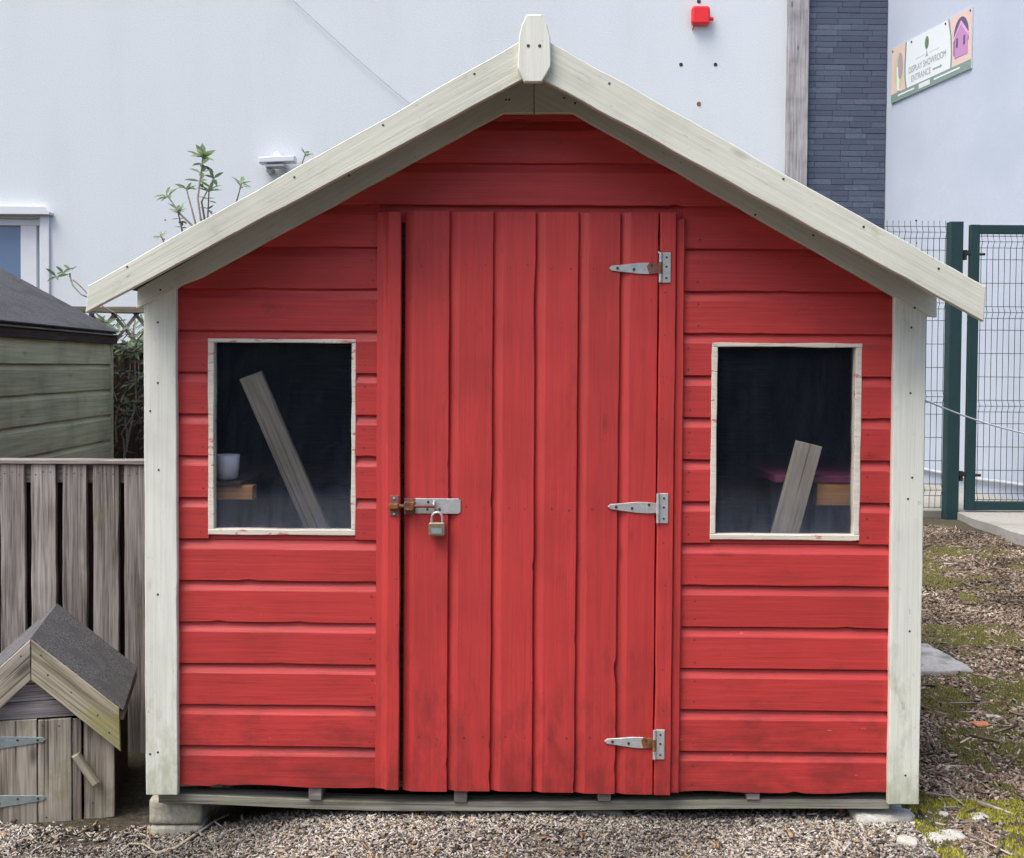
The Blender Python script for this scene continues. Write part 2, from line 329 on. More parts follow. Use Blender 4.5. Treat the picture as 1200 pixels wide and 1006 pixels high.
def ground_mat():
    m = MT('earth'); tc = m.n('ShaderNodeTexCoord'); v = tc.outputs['Object']
    n1 = m.noise(v, 38, 4, 0.7); n2 = m.noise(v, 1.6, 3); n3 = m.noise(v, 7, 2)
    col = m.ramp(n1, [(0.30, (0.018, 0.014, 0.010)), (0.55, (0.060, 0.047, 0.034)), (0.75, (0.15, 0.125, 0.095))])
    col = m.mix(m.ramp(n2, [(0.45, BW(0)), (0.7, BW(0.6))]), col, (0.055, 0.06, 0.018))
    ge = m.n('ShaderNodeNewGeometry'); sp = m.n('ShaderNodeSeparateXYZ'); m.l(ge.outputs['Position'], sp.inputs[0])
    def band(o, a, b):
        r = m.n('ShaderNodeMapRange'); m.l(o, r.inputs[0]); r.inputs[1].default_value = a; r.inputs[2].default_value = b; r.inputs[3].default_value = 1; r.inputs[4].default_value = 0; return r.outputs[0]
    fines = m.math('MULTIPLY', band(m.math('ADD', sp.outputs[0], n3), 1.6, 1.9), band(m.math('ADD', sp.outputs[1], m.math('MULTIPLY', n3, 0.2)), 3.36, 3.5))
    col = m.mix(m.math('MULTIPLY', fines, 0.8), col, m.ramp(n1, [(0.3, (0.10, 0.085, 0.07)), (0.6, (0.24, 0.21, 0.18))]))
    m.l(col, m.b.inputs['Base Color']); m.b.inputs['Roughness'].default_value = 1.0
    m.bump(m.math('ADD', n1, m.math('MULTIPLY', n3, 0.6)), 0.9, 0.015); return m.m
M['ground'] = ground_mat()
def glass_mat(name, dust=0.3, z0=-0.3, z1=-0.12, tint=(1, 1, 1), dustcol=(0.30, 0.33, 0.38)):
    m = MT(name); m.t.nodes.remove(m.b)
    fr = m.n('ShaderNodeFresnel'); ge = m.n('ShaderNodeNewGeometry'); m.l(m.math('ADD', m.math('MULTIPLY', ge.outputs['Backfacing'], 1/1.5-1.5), 1.5), fr.inputs['IOR'])
    tr = m.n('ShaderNodeBsdfTransparent'); tr.inputs[0].default_value = (*tint, 1); gl = m.n('ShaderNodeBsdfGlossy'); gl.inputs['Roughness'].default_value = 0.02
    v = m.coord((1, 1, 1), False); bm = m.n('ShaderNodeBump'); bm.inputs['Strength'].default_value = 0.02; bm.inputs['Distance'].default_value = 0.01
    m.l(m.noise(v, 3, 1), bm.inputs['Height']); m.l(bm.outputs[0], gl.inputs['Normal'])
    mx = m.n('ShaderNodeMixShader'); m.l(fr.outputs[0], mx.inputs[0]); m.l(tr.outputs[0], mx.inputs[1]); m.l(gl.outputs[0], mx.inputs[2])
    df = m.n('ShaderNodeBsdfDiffuse'); df.inputs[0].default_value = (*dustcol, 1)
    sp = m.n('ShaderNodeSeparateXYZ'); m.l(v, sp.inputs[0])
    mr = m.n('ShaderNodeMapRange'); mr.inputs[1].default_value = z0; mr.inputs[2].default_value = z1; mr.inputs[3].default_value = 1; mr.inputs[4].default_value = 0.16
    wz = m.math('ADD', sp.outputs[2], m.math('MULTIPLY', m.math('SUBTRACT', m.noise(v, 6, 4), 0.5), 0.16)); m.l(wz, mr.inputs[0])
    spot = m.ramp(m.noise(v, 140, 2), [(0.72, BW(0)), (0.78, BW(0.5))])
    streak = m.noise(m.coord((30, 30, 5), False), 1.0, 5, 0.7)
    d = m.math('MULTIPLY', m.math('MULTIPLY', mr.outputs[0], m.math('ADD', m.ramp(streak, [(0.3, BW(0.3)), (0.75, BW(1))]), spot)), dust)
    m2 = m.n('ShaderNodeMixShader'); m.l(d, m2.inputs[0]); m.l(mx.outputs[0], m2.inputs[1]); m.l(df.outputs[0], m2.inputs[2])
    m.l(m2.outputs[0], m.out.inputs[0]); return m.m
M['glass'] = glass_mat('dusty_window_glass', 0.30, -0.30, -0.12, (0.96, 0.965, 0.985), (0.15, 0.185, 0.26))
def pane_mat():
    m = MT('blue_reflection_house_glass'); m.b.inputs['Base Color'].default_value = (0.10, 0.17, 0.30, 1); m.b.inputs['Roughness'].default_value = 0.08  # blue-grey reflection is put into the base colour
    return m.m
M['pane'] = pane_mat()
def flat(name, c, rough=0.5):
    m = MT(name); v = m.coord((1, 1, 1)); n1 = m.noise(v, 30, 3)
    m.l(m.mix(n1, tuple(x*0.95 for x in c), tuple(min(1, x*1.05) for x in c)), m.b.inputs['Base Color']); m.b.inputs['Roughness'].default_value = rough; return m.m

# ================================================================== GROUND
def grid_axis(a, b, fine, far):
    xs = list(np.arange(a, b+1e-6, fine)); s = fine; x = b
    while x < far: s *= 1.45; x += s; xs.append(x)
    s = fine; x = a
    while x > -far: s *= 1.45; x -= s; xs.insert(0, x)
    return np.array(xs)
gx = grid_axis(-3.2, 5.2, 0.06, 400); gy = grid_axis(2.2, 10.5, 0.06, 400)
X, Y = np.meshgrid(gx, gy); Z = H(X, Y)
nx, ny = len(gx), len(gy)
vv = np.stack([X.ravel(), Y.ravel(), Z.ravel()], 1)
idx = np.arange(nx*ny).reshape(ny, nx)
ff = np.stack([idx[:-1, :-1].ravel(), idx[:-1, 1:].ravel(), idx[1:, 1:].ravel(), idx[1:, :-1].ravel()], 1)
def fast_mesh(name, v, f, mat, cols=None, smooth=False):
    me = bpy.data.meshes.new(name); k = f.shape[1]
    me.vertices.add(len(v)); me.vertices.foreach_set('co', v.astype(np.float32).ravel())
    me.loops.add(f.size); me.loops.foreach_set('vertex_index', f.astype(np.int32).ravel())
    me.polygons.add(len(f)); me.polygons.foreach_set('loop_start', np.arange(0, f.size, k, dtype=np.int32))
    me.update(calc_edges=True); me.materials.append(mat)
    if smooth: me.polygons.foreach_set('use_smooth', np.ones(len(f), bool))
    if cols is not None:
        a = me.color_attributes.new('col', 'FLOAT_COLOR', 'POINT'); c4 = np.ones((len(v), 4), np.float32); c4[:, :3] = cols
        a.data.foreach_set('color', c4.ravel())
    me.validate(); return me
def fast_obj(name, v, f, mat, cols=None, parent=None, smooth=False):
    o = bpy.data.objects.new(name, fast_mesh(name, v, f, mat, cols, smooth)); COL.objects.link(o); o.parent = parent; return o
tag(fast_obj('ground', vv, ff, M['ground'], smooth=True), 'bare brown earth sloping gently up to the gate', 'ground', kind='structure')
# concrete beyond the gate, and the broken-edged apron in front of it
GY = 9.5
def sheet(name, pts, z0, z1, mat):
    n = len(pts); mb = MB()
    mb.add([(p[0], p[1], z1) for p in pts] + [(p[0], p[1], z0) for p in pts], [list(range(n)), list(range(n, 2*n))[::-1]] + [[i, n+i, n+(i+1) % n, (i+1) % n] for i in range(n)])
    return mb.build(name, mat)
tag(sheet('pavement', [(0.5, 9.62), (5.2, 9.62), (5.2, 12.99), (0.5, 12.99)], 0.1, 0.262, M['concrete']), 'pale concrete yard beyond the gate', 'pavement', kind='structure')
ap = [P(1122, 603, 9.45), P(1142, 611, 9.0), P(1163, 616, 8.72), P(1184, 624, 8.35), P(1215, 633, 8.0)]
app = [(p.x, p.y) for p in ap] + [(5.4, 8.0), (5.4, 9.60), (ap[0].x-0.02, 9.60)]
tag(sheet('concrete_apron', app, 0.05, 0.272, M['concrete']), 'pale concrete apron with a broken edge in front of the gate', 'pavement', kind='structure')

# ================================================================== WHITE BUILDING BEHIND
BY = 13.0
C0 = P(1035, 300, BY); cornerX = C0.x
bld = empty('white_building', (cornerX, BY, 0.2), (0, 0, 0), 'tall white rendered building behind the shed with a slate strip in its corner', 'building')
def lb(px, py, off=0.0):
    q = P(px, py, BY+off); return (q.x-cornerX, q.z-0.2)
zt = 6.6
wx0, wz0 = lb(22, 262); wx1 = lb(-90, 262)[0]; wz1 = lb(22, 500)[1]      # window opening
mb = MB()
xl, xr = -17.0, 0.0
wr = wx0
mb.prism(rect(xl, wx1, 0, zt), 0, 0.3); mb.prism(rect(wr+0.24, xr, 0, zt), 0, 0.3)
mb.prism(rect(wx1, wr+0.24, wz0+0.06, zt), 0, 0.3); mb.prism(rect(wx1, wr+0.24, 0, wz1), 0, 0.3)
mb.build('wall', M['wall'], bld)
fr = MB(); fx1 = lb(57, 262)[0]; fx0 = wx0
fr.box(wx1, fx1, 0.04, 0.12, wz0-0.02, wz0+0.06, 0, 0.006)
fr.box(fx0+0.0, fx0+0.19, 0.04, 0.12, wz1, wz0-0.02, 0, 0.006)
fr.box(lb(48, 262)[0], lb(58.5, 262)[0], -0.03, 0.05, wz1, lb(30, 253)[1]+0.005, 0, 0.004)
fr.box(wx1, wx1+0.08, 0.04, 0.12, wz1, wz0-0.02, 0, 0.006); fr.box(wx1, fx1, 0.03, 0.12, wz1, wz1+0.07, 0, 0.006)
wn = fr.build('window', M['pvc'], bld)
MB().box(wx1, fx0+0.02, 0.08, 0.09, wz1, wz0).build('pane', M['pane'], wn)
hd = MB(); h0 = lb(62, 253); h1 = lb(62, 243)
hd.prism([(wx1, h0[1]), (h0[0], h0[1]), (h0[0]+0.005, h0[1]+0.03), (h0[0]-0.06, h1[1]), (wx1, h1[1])], -0.10, 0.0, 0, 0.006)
hd.build('window_head', M['pvc'], wn)
# slate strip: every slate is a piece of its own
s0 = lb(945, 100)[0]; pnl = MB().box(s0, -0.003, -0.012, -0.001, 0, zt).build('slate_backing', M['slate'], bld)
shapes = {}
def slate_mesh(L):
    L = round(L, 3)
    if L not in shapes: shapes[L] = MB().box(0.0012, L-0.0012, -0.026, -0.012, 0.0025, 0.0655, 0, 0.003).mesh('slate', M['slate'])
    return shapes[L]
rr = random.Random(3)
nvis = 0
for k in range(110):
    z = k*0.066
    if z > zt-0.08: break
    if z < 2.4: continue
    x = s0; first = True
    while x < -0.02:
        L = rr.choice([0.2, 0.25, 0.3, 0.35, 0.4]) if not (first and k % 2) else 0.1
        first = False
        if x+L > -0.06: L = -0.004-x
        o = bpy.data.objects.new('slate', slate_mesh(L)); COL.objects.link(o); o.parent = pnl
        o.location = (x, -rr.random()*0.005, z); x += L
lo = MB()
for k in range(36):
    x = s0
    while x < -0.02:
        L = rr.choice([0.2, 0.25, 0.3, 0.35])
        if x+L > -0.06: L = -0.004-x
        lo.box(x+0.0012, x+L-0.0012, -0.027, -0.012, k*0.066+0.0025, k*0.066+0.0655, 0, 0.003); x += L
tag(lo.build('lower_slates', M['slate'], bld), kind='stuff')
p0, p1 = lb(921, 100)[0], s0-0.004
plank('timber_post', rect(p0, p1, 0.0, zt), -0.10, 0.0, math.pi/2, M['post'], bld, 0.005, 0.004, 0.4)
# side wall that comes forward on the right
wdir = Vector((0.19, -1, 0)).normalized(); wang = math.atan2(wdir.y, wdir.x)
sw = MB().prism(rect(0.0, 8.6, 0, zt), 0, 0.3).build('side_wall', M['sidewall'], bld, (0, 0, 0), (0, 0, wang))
pp = []
for i in range(14):
    t = 0.15+i*0.55; pp.append((t, -0.03-0.004*math.sin(i*2.1), 0.205 + 0.012*math.sin(i*1.7)))
MB().tube(pp, 0.018, 8).build('wall_pipe', M['cable'], sw)
hl = MB()
for (px, py, r) in ((798, 76, 0.022), (838.5, 76, 0.022), (819, 2, 0.024)):
    q = lb(px, py); hl.disc(q[0], q[1], 0.0, r, 0.004, 10)
tag(hl.build('fixing_holes', M['black'], bld), kind='stuff')
q = lb(819, 122); MB().disc(q[0], q[1], 0.0, 0.025, 0.006, 9).build('rusty_fixing', M['rust'], bld)

# red alarm sounder
a = P(820, 20.5, BY); s = BY/F
al = empty('alarm_sounder', a, (0, 0, 0), 'small red alarm sounder high on the white wall', 'alarm')
mb = MB(); hw = 0.105
pts = []
for (cx_, cz_, a0) in ((hw-0.035, hw-0.035, 0), (-hw+0.035, hw-0.035, 90), (-hw+0.035, -hw+0.035, 180), (hw-0.035, -hw+0.035, 270)):
    for k in range(5):
        t = R(a0+k*22.5); pts.append((cx_+0.035*math.cos(t), cz_+0.035*math.sin(t)))
mb.prism(pts, -0.10, -0.02, 0, 0.02); mb.build('housing', M['redplastic'], al)
MB().prism([(p[0]*0.9, p[1]*0.9) for p in pts], -0.022, 0.0, 0).build('back_plate', M['redplastic'], al)
MB().tube([(hw-0.01, -0.05, -0.03), (hw+0.045, -0.05, -0.035)], 0.022, 8).build('cable_gland', M['redplastic'], al)
MB().tube([(-0.07, -0.03, -hw), (-0.085, -0.012, -hw-0.05)], 0.007, 6).build('cable_tail', M['redplastic'], al)

# wall light behind the roof slope
a = P(327, 192, BY); lt = empty('wall_light', a, (0, 0, 0), 'small white floodlight on the white wall above the left roof slope', 'light')
mb = MB(); mb.prism([(-0.19, -0.03), (0.22, -0.01), (0.22, 0.055), (-0.19, 0.035)], -0.22, -0.06, 0, 0.008); mb.build('lamp_head', M['pvc'], lt)
MB().prism([(-0.04, 0.05), (0.07, 0.055), (0.02, 0.115), (-0.02, 0.12)], -0.12, -0.02, 0, 0.006).build('bracket', M['pvc'], lt)
mb = MB(); mb.prism([(-0.12, -0.07), (0.10, -0.06), (0.10, -0.035), (-0.12, -0.045)], -0.2, -0.03, 0); mb.prism([(-0.12, -0.12), (-0.08, -0.12), (-0.05, -0.07), (-0.12, -0.07)], -0.12, 0, 0)
mb.build('sensor_arm', M['cable'], lt)

# cable running down the wall
pts = [P(300, -40, BY-0.05)]
for t in np.linspace(0, 1, 14):
    px = 343+(560-343)*t; py = 0+(560-343)*t*0.845+6*math.sin(t*3.1); pts.append(P(px, py, BY-0.04))
tag(MB().tube(pts, 0.0045, 6).build('wall_cable', M['cable']), 'thin grey cable slanting down the white wall on the left', 'cable')

# sign on the side wall
SW = Matrix.Rotation(wang, 3, 'Z'); SWo = Vector((cornerX, BY, 0.2))
def wl(px, py, off=-0.02):
    o = SW.transposed() @ (CAM-SWo); d = SW.transposed() @ ray(px, py); q = o + d*((off-o.y)/d.y); return q.x, q.z
ul = wl(1045, 57); ur = wl(1139, 10); ll = wl(1044, 122); lr = wl(1137, 80)
sx0 = (ul[0]+ll[0])/2; sx1 = (ur[0]+lr[0])/2; sz0 = (ll[1]+lr[1])/2; sz1 = (ul[1]+ur[1])/2
SWd, SHt = sx1-sx0, sz1-sz0
org = SWo + SW @ Vector((sx0, -0.012, sz0))
sg = empty('wall_sign', org, (0, 0, wang), 'white display showroom sign with a pink playhouse picture on the side wall', 'sign')
cW = flat('sign_white', (0.66, 0.72, 0.73)); cG = flat('sign_green', (0.20, 0.28, 0.25)); cP = flat('sign_peach', (0.66, 0.50, 0.44)); cPk = flat('sign_pink', (0.48, 0.24, 0.46))
cD = flat('sign_dark', (0.12, 0.09, 0.16)); cT = flat('sign_text_grey', (0.30, 0.32, 0.34)); cL = flat('sign_leaf', (0.12, 0.20, 0.10)); cPl = flat('sign_pale', (0.62, 0.66, 0.66)); cLg = flat('sign_lime', (0.48, 0.55, 0.30)); cMv = flat('sign_mauve', (0.38, 0.30, 0.36))
W_, H_ = SWd, SHt
MB().box(0, W_, -0.004, 0.008, 0, H_).build('board', cW, sg)
def dec(name, pts, mat, lay): return MB().prism([(p[0]*W_, p[1]*H_) for p in pts], -0.004-0.002*lay, -0.0035, 0).build(name, mat, sg)
dec('green_band', [(0, 0), (1, 0), (1, 0.155), (0, 0.155)], cG, 2)
dec('peach_panel', [(0, 0.155), (0.20, 0.155), (0.185, 0.35), (0.18, 0.6), (0.19, 1), (0, 1)], cP, 1)
dec('peach_panel', [(0.78, 0.155), (1, 0.155), (1, 1), (0.745, 1), (0.775, 0.7), (0.785, 0.4)], cP, 1)
dec('divider', [(0.20, 0.155), (0.215, 0.155), (0.198, 0.35), (0.195, 0.6), (0.205, 1), (0.19, 1), (0.18, 0.6), (0.185, 0.35)], cG, 2)
dec('divider', [(0.78, 0.155), (0.765, 0.155), (0.77, 0.4), (0.76, 0.7), (0.73, 1), (0.745, 1), (0.775, 0.7), (0.785, 0.4)], cG, 2)
ell = lambda cx, cz, rx, rz, a0=0, a1=360, n=18: [(cx+rx*math.cos(R(a0+(a1-a0)*k/n)), cz+rz*math.sin(R(a0+(a1-a0)*k/n))) for k in range(n)]
dec('leafy_picture', ell(0.105, 0.55, 0.062, 0.34), cLg, 2); dec('grey_figure', ell(0.125, 0.62, 0.036, 0.24), cMv, 3); dec('pale_stem', [(0.085, 0.19), (0.115, 0.17), (0.095, 0.62), (0.08, 0.62)], cW, 4)
dec('dark_arch', [(0.80, 0.33)] + [(0.885+0.085*math.cos(R(180-10*k)), 0.62+0.31*math.sin(R(10*k))) for k in range(19)] + [(0.97, 0.50), (0.9, 0.33)], cD, 2)
dec('pink_house', [(0.815, 0.28), (0.965, 0.28), (0.965, 0.58), (0.885, 0.82), (0.815, 0.58)], cPk, 3)
dec('house_window', rect(0.832, 0.853, 0.45, 0.60), cD, 4); dec('house_window', rect(0.915, 0.936, 0.45, 0.60), cD, 4)
dec('house_roof', [(0.80, 0.55), (0.885, 0.80), (0.975, 0.55), (0.975, 0.61), (0.885, 0.87), (0.80, 0.61)], flat('sign_light_pink', (0.62, 0.36, 0.60)), 4)
dec('tree_logo', ell(0.47, 0.80, 0.024, 0.115), cL, 1); dec('tree_trunk', [(0.464, 0.58), (0.45, 0.555), (0.475, 0.57), (0.49, 0.555), (0.478, 0.6), (0.472, 0.70), (0.468, 0.70)], cT, 1)
dec('name_strip', rect(0.33, 0.45, 0.605, 0.625), cPl, 1); dec('name_strip', rect(0.50, 0.62, 0.605, 0.625), cPl, 1)
dec('arrow', [(0.55, 0.265), (0.64, 0.262), (0.64, 0.245), (0.665, 0.275), (0.64, 0.31), (0.64, 0.29), (0.55, 0.29)], cT, 1)
dec('white_strip', rect(0.10, 0.32, 0.075, 0.105), cW, 3); dec('white_strip', rect(0.38, 0.52, 0.04, 0.125), cPl, 3); dec('white_strip', rect(0.57, 0.88, 0.075, 0.105), cW, 3)
def text(name, s, cx, cz, hgt, wid, mat, parent, lay=1):
    cu = bpy.data.curves.new(name, 'FONT'); cu.body = s; cu.align_x = 'CENTER'; cu.align_y = 'CENTER'; cu.size = 1; cu.extrude = 0.0
    t = bpy.data.objects.new(name, cu); COL.objects.link(t); bpy.context.view_layer.update()
    me = bpy.data.meshes.new_from_object(t.evaluated_get(bpy.context.evaluated_depsgraph_get())); bpy.data.objects.remove(t)
    me.materials.clear(); me.materials.append(mat)
    xs = [v.co.x for v in me.vertices]; ys = [v.co.y for v in me.vertices]
    kx = wid/(max(xs)-min(xs)); ky = hgt/(max(ys)-min(ys)); mx = (max(xs)+min(xs))/2; my = (max(ys)+min(ys))/2
    for v in me.vertices: v.co = Vector(((v.co.x-mx)*kx, 0, (v.co.y-my)*ky))
    o = bpy.data.objects.new(name, me); COL.objects.link(o); o.parent = parent; o.location = (cx, -0.004-0.002*lay, cz); return o
text('lettering', 'DISPLAY SHOWROOM', 0.475*W_, 0.455*H_, 0.115*H_, 0.47*W_, cT, sg)
text('lettering', 'ENTRANCE', 0.40*W_, 0.285*H_, 0.115*H_, 0.25*W_, cT, sg)
sc = MB()
for u in (0.015, 0.27, 0.70, 0.985): sc.disc(u*W_, 0.955*H_, -0.006, 0.012, 0.004, 8)
tag(sc.build('screws', M['screw'], sg), kind='stuff')

# ================================================================== MESH FENCE AND GATE
def wire_mesh(x0, x1, z0, z1, ytop=0.0, fold_every=5, xs=0.05, spikes=0.0):
    mb = MB(); r = 0.0027; zs = []
    z = z1-0.02; k = 0
    levels = []
    while z > z0+0.01: levels.append(z); z -= 0.2
    folds = [levels[0]-0.0, ] + [levels[i] for i in range(3, len(levels), 4)]
    hz = []
    for L in levels:
        if any(abs(L-f) < 1e-6 for f in folds): hz += [(L, 0), (L-0.05, -0.025), (L-0.10, 0)]
        else: hz.append((L, 0))
    for (L, dy) in hz:
        if L > z0: mb.tube([(x0, dy-0.003, L), (x1, dy-0.003, L)], r, 4)
    x = x0+xs/2
    while x < x1:
        path = [(x, 0.003, z1+spikes)]
        for f in folds: path += [(x, 0.003, f), (x, -0.022, f-0.05), (x, 0.003, f-0.10)]
        path = [p for p in path if p[2] > z0] + [(x, 0.003, z0)]
        mb.tube(path, r, 4); x += xs
    return mb
zg0 = P(1115, 603, GY).z; zg1 = P(1115, 260.5, GY).z
px0 = P(1109, 420, GY).x; px1 = P(1124, 420, GY).x
mf = empty('mesh_fence', (px0, GY, zg0), (0, 0, 0), 'dark green wire mesh fence panel beside the gate behind the shed', 'fence')
MB().box(0, px1-px0, -0.05, 0.05, -0.1, zg1-zg0, 0, 0.006).build('post', M['teal'], mf)
MB().box(-2.6, -2.5, -0.05, 0.05, -0.1, zg1-zg0, 0, 0.006).build('post', M['teal'], mf)
tag(wire_mesh(-2.5, -0.004, 0.05, zg1-zg0-0.02, spikes=0.03).build('wire_mesh', M['wire'], mf), kind='stuff')
g0 = P(1134, 420, GY).x; gz1 = P(1165, 264, GY).z; gz0 = P(1165, 598, GY).z; gw = 1.0; t_ = 0.075
gt = empty('gate', (g0, GY, gz0), (0, 0, 0), 'dark green framed wire mesh gate by the white side wall', 'gate')
gh = gz1-gz0
MB().box(0, t_, -0.03, 0.03, 0, gh, 0, 0.004).build('stile', M['teal'], gt); MB().box(gw-t_, gw, -0.03, 0.03, 0, gh, 0, 0.004).build('stile', M['teal'], gt)
MB().box(t_, gw-t_, -0.029, 0.029, gh-t_, gh-0.002, 0, 0.004).build('rail', M['teal'], gt); MB().box(t_, gw-t_, -0.029, 0.029, 0.002, t_, 0, 0.004).build('rail', M['teal'], gt)
tag(wire_mesh(t_, gw-t_, t_, gh-t_).build('wire_mesh', M['wire'], gt), kind='stuff')
for zz in (gh-0.25, 0.30):
    mb = MB(); mb.tube([(-0.08, -0.01, zz), (t_+0.05, -0.01, zz)], 0.012, 8); mb.tube([(-0.045, -0.01, zz-0.05), (-0.045, -0.01, zz+0.035)], 0.018, 8); mb.box(-0.065, -0.02, -0.03, 0.015, zz-0.005, zz+0.03)
    mb.build('hinge', M['black'], gt)
# second post at the far side of the gate
MB().box(gw+0.03, gw+0.12, -0.05, 0.05, -0.1, gh+0.02, 0, 0.006).build('gate_post', M['teal'], gt)

# ================================================================== RED SHED
shed = empty('wooden_shed', SHED, (0, 0, SYAW), 'red painted timber shed with cream trim, two windows and a padlocked door', 'shed')
DEPTH = 1.95
XL = sx(168.5, 420, -0.045); XR = sx(1084.5, 430, -0.045); XC = sx(626, 60, -0.22)
zrow0 = (sz(921, 325) + sz(928, 920))/2; zr14 = (sz(240, 325)+sz(245, 900))/2; PT = (zr14-zrow0)/14
OVH = 0.23
bl = [SF(606, 50, -OVH), SF(103, 335, -OVH), SF(100, 367, -OVH), SF(606, 97, -OVH)]
brr = [SF(645, 50, -OVH), SF(1155.5, 336, -OVH), SF(1153, 377, -OVH), SF(645, 98, -OVH)]
apex = (XC, SF(626, 39, -OVH)[1])
slopeL = (bl[0][1]-bl[1][1])/(bl[0][0]-bl[1][0]); slopeR = (brr[0][1]-brr[1][1])/(brr[0][0]-brr[1][0])
def roofz(x, drop=0.0):
    return apex[1] - drop + (slopeL*(x-apex[0]) if x < apex[0] else slopeR*(x-apex[0]))
PROF = [(0.0020, 0.0), (0.0020, -0.0180), (0.0036, -0.0195), (PT-0.0300, -0.0195), (PT-0.0280, -0.0188), (PT-0.021, -0.0155), (PT-0.012, -0.0115), (PT-0.002, -0.0080), (PT+0.005, -0.0075), (PT+0.005, 0.0)]
def shiplap(name, u0, u1, mat, parent, loc, rot, prof=PROF, cut=None, vmin=None, seed=0.0, chip=0.0, du=0.03):
    """one tongue-and-groove board: X along the board, Z across it; cut(z) -> (u0, u1) trims slanted ends"""
    n = max(2, int((u1-u0)/du)); vs = []; np_ = len(prof)
    for i in range(n+1):
        t = i/n
        for (v, d) in prof:
            if vmin is not None: v = max(v, vmin)
            a, b = (u0, u1) if cut is None else cut(v)
            u = a+(b-a)*t
            low = 1.0 if v < 0.01 else 0.0
            wv = noise.noise(Vector((u*7, seed*5.7, 0)))*0.0016 + low*(max(0, noise.noise(Vector((u*13, seed*3.3, 4.0)))-0.42)*0.02 + chip*max(0, noise.noise(Vector((u*4.1, seed, 9)))+0.1)*0.02)
            wd = noise.noise(Vector((u*3, seed*2.1, 7)))*0.0012
            vs.append((u, d+(wd if d < 0 else 0), v+wv*(1 if v < 0.05 else 0.35)))
    fs = [[i*np_+k, i*np_+(k+1) % np_, (i+1)*np_+(k+1) % np_, (i+1)*np_+k] for i in range(n) for k in range(np_)]
    fs += [list(range(np_)), [n*np_+k for k in range(np_)][::-1]]
    mb = MB(); mb.add(vs, fs); return mb.build(name, mat, parent, loc, rot)
# openings
DX0, DX1 = sx(443, 560), sx(797, 560)
LW = (sx(246, 510), sx(418, 510), sz(626, 330), sz(397.5, 330)); RW = (sx(832, 510), sx(1006.5, 510), sz(632, 918), sz(402.5, 918))
for wd_ in (LW, RW): plank('sill_strip', rect(wd_[0], wd_[1], zrow0+6*PT+0.0005, wd_[2]+0.004), -0.0120, 0.002, 0.0, M['red'], shed, 0.001)
nails = MB()
def nail(x, z, y=-0.0195, r=0.0028): nails.disc(x+random.uniform(-.004, .004), z+random.uniform(-.006, .006), y+0.0006, r*random.uniform(0.7, 1.2), 0.0012, 6)
for k in range(19):
    zb = zrow0 + k*PT
    if zb > apex[1]-0.12: break
    runs = []
    if k <= 13:
        for (a, b, wdw) in ((XL+0.006, DX0+0.004, LW), (DX1-0.004, XR-0.006, RW)):
            if 6 <= k <= 9: runs += [(a, wdw[0]+0.001, None), (wdw[1]-0.001, b, None)]
            elif k == 10: runs += [(a, wdw[0]+0.001, None), (wdw[1]-0.001, b, None), (wdw[0]+0.001, wdw[1]-0.001, wdw[3]-zb)]
            else: runs.append((a, b, None))
    else: runs.append((XL+0.006, XR-0.006, None))
    for j, (a, b, vm) in enumerate(runs):
        cut = None
        def cutf(v, a=a, b=b, zb=zb):
            z = zb+v+0.02; A, B = a, b
            xa = apex[0] + (z-apex[1])/slopeL; xb = apex[0] + (z-apex[1])/slopeR
            return (max(A, xa), min(B, xb))
        cut = cutf if k >= 11 else None
        shiplap('cladding_board', a, b, M['red'], shed, (0, 0, zb), (0, 0, 0), cut=cut, vmin=vm, seed=k*3.7+j*1.9, chip=(1.0 if k == 0 else 0.0))
        if vm is None and k <= 13:
            for xx in ((a+0.05, b-0.02) if b-a > 0.3 else (a+0.025 if a > -1 else b-0.02,)):
                nail(xx, zb+0.025); nail(xx, zb+0.085)
# inside: lining, floor, back and side walls
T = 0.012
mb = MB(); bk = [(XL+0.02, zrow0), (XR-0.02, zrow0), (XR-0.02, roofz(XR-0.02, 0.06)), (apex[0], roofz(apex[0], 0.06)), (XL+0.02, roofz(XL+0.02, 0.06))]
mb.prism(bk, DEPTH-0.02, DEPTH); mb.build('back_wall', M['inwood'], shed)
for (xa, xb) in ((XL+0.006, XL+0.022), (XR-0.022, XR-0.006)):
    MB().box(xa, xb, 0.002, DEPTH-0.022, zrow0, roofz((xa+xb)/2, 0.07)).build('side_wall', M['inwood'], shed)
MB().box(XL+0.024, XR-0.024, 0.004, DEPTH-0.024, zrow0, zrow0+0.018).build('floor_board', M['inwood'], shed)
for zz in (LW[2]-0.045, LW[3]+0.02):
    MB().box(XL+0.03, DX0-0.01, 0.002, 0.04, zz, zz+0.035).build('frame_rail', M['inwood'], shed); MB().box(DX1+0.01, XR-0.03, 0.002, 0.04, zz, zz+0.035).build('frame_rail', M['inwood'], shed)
# roof
for sgn, (b_, slope) in ((-1, (bl, slopeL)), (1, (brr, slopeR))):
    xe = (XL-0.035) if sgn < 0 else (XR+0.03)
    d0 = 0.012
    pts = [(apex[0], roofz(apex[0], d0)), (xe, roofz(xe, d0)), (xe, roofz(xe, d0+0.022)), (apex[0], roofz(apex[0], d0+0.022))]
    r_ = MB().prism(pts, -OVH+0.024, DEPTH+0.08).build('roof_deck', M['inwood'], shed)
    pts = [(apex[0], roofz(apex[0], d0-0.005)), (xe, roofz(xe, d0-0.005)), (xe, roofz(xe, d0-0.001)), (apex[0], roofz(apex[0], d0-0.001))]
    MB().prism(pts, -OVH+0.026, DEPTH+0.085).build('felt', M['felt'], r_)
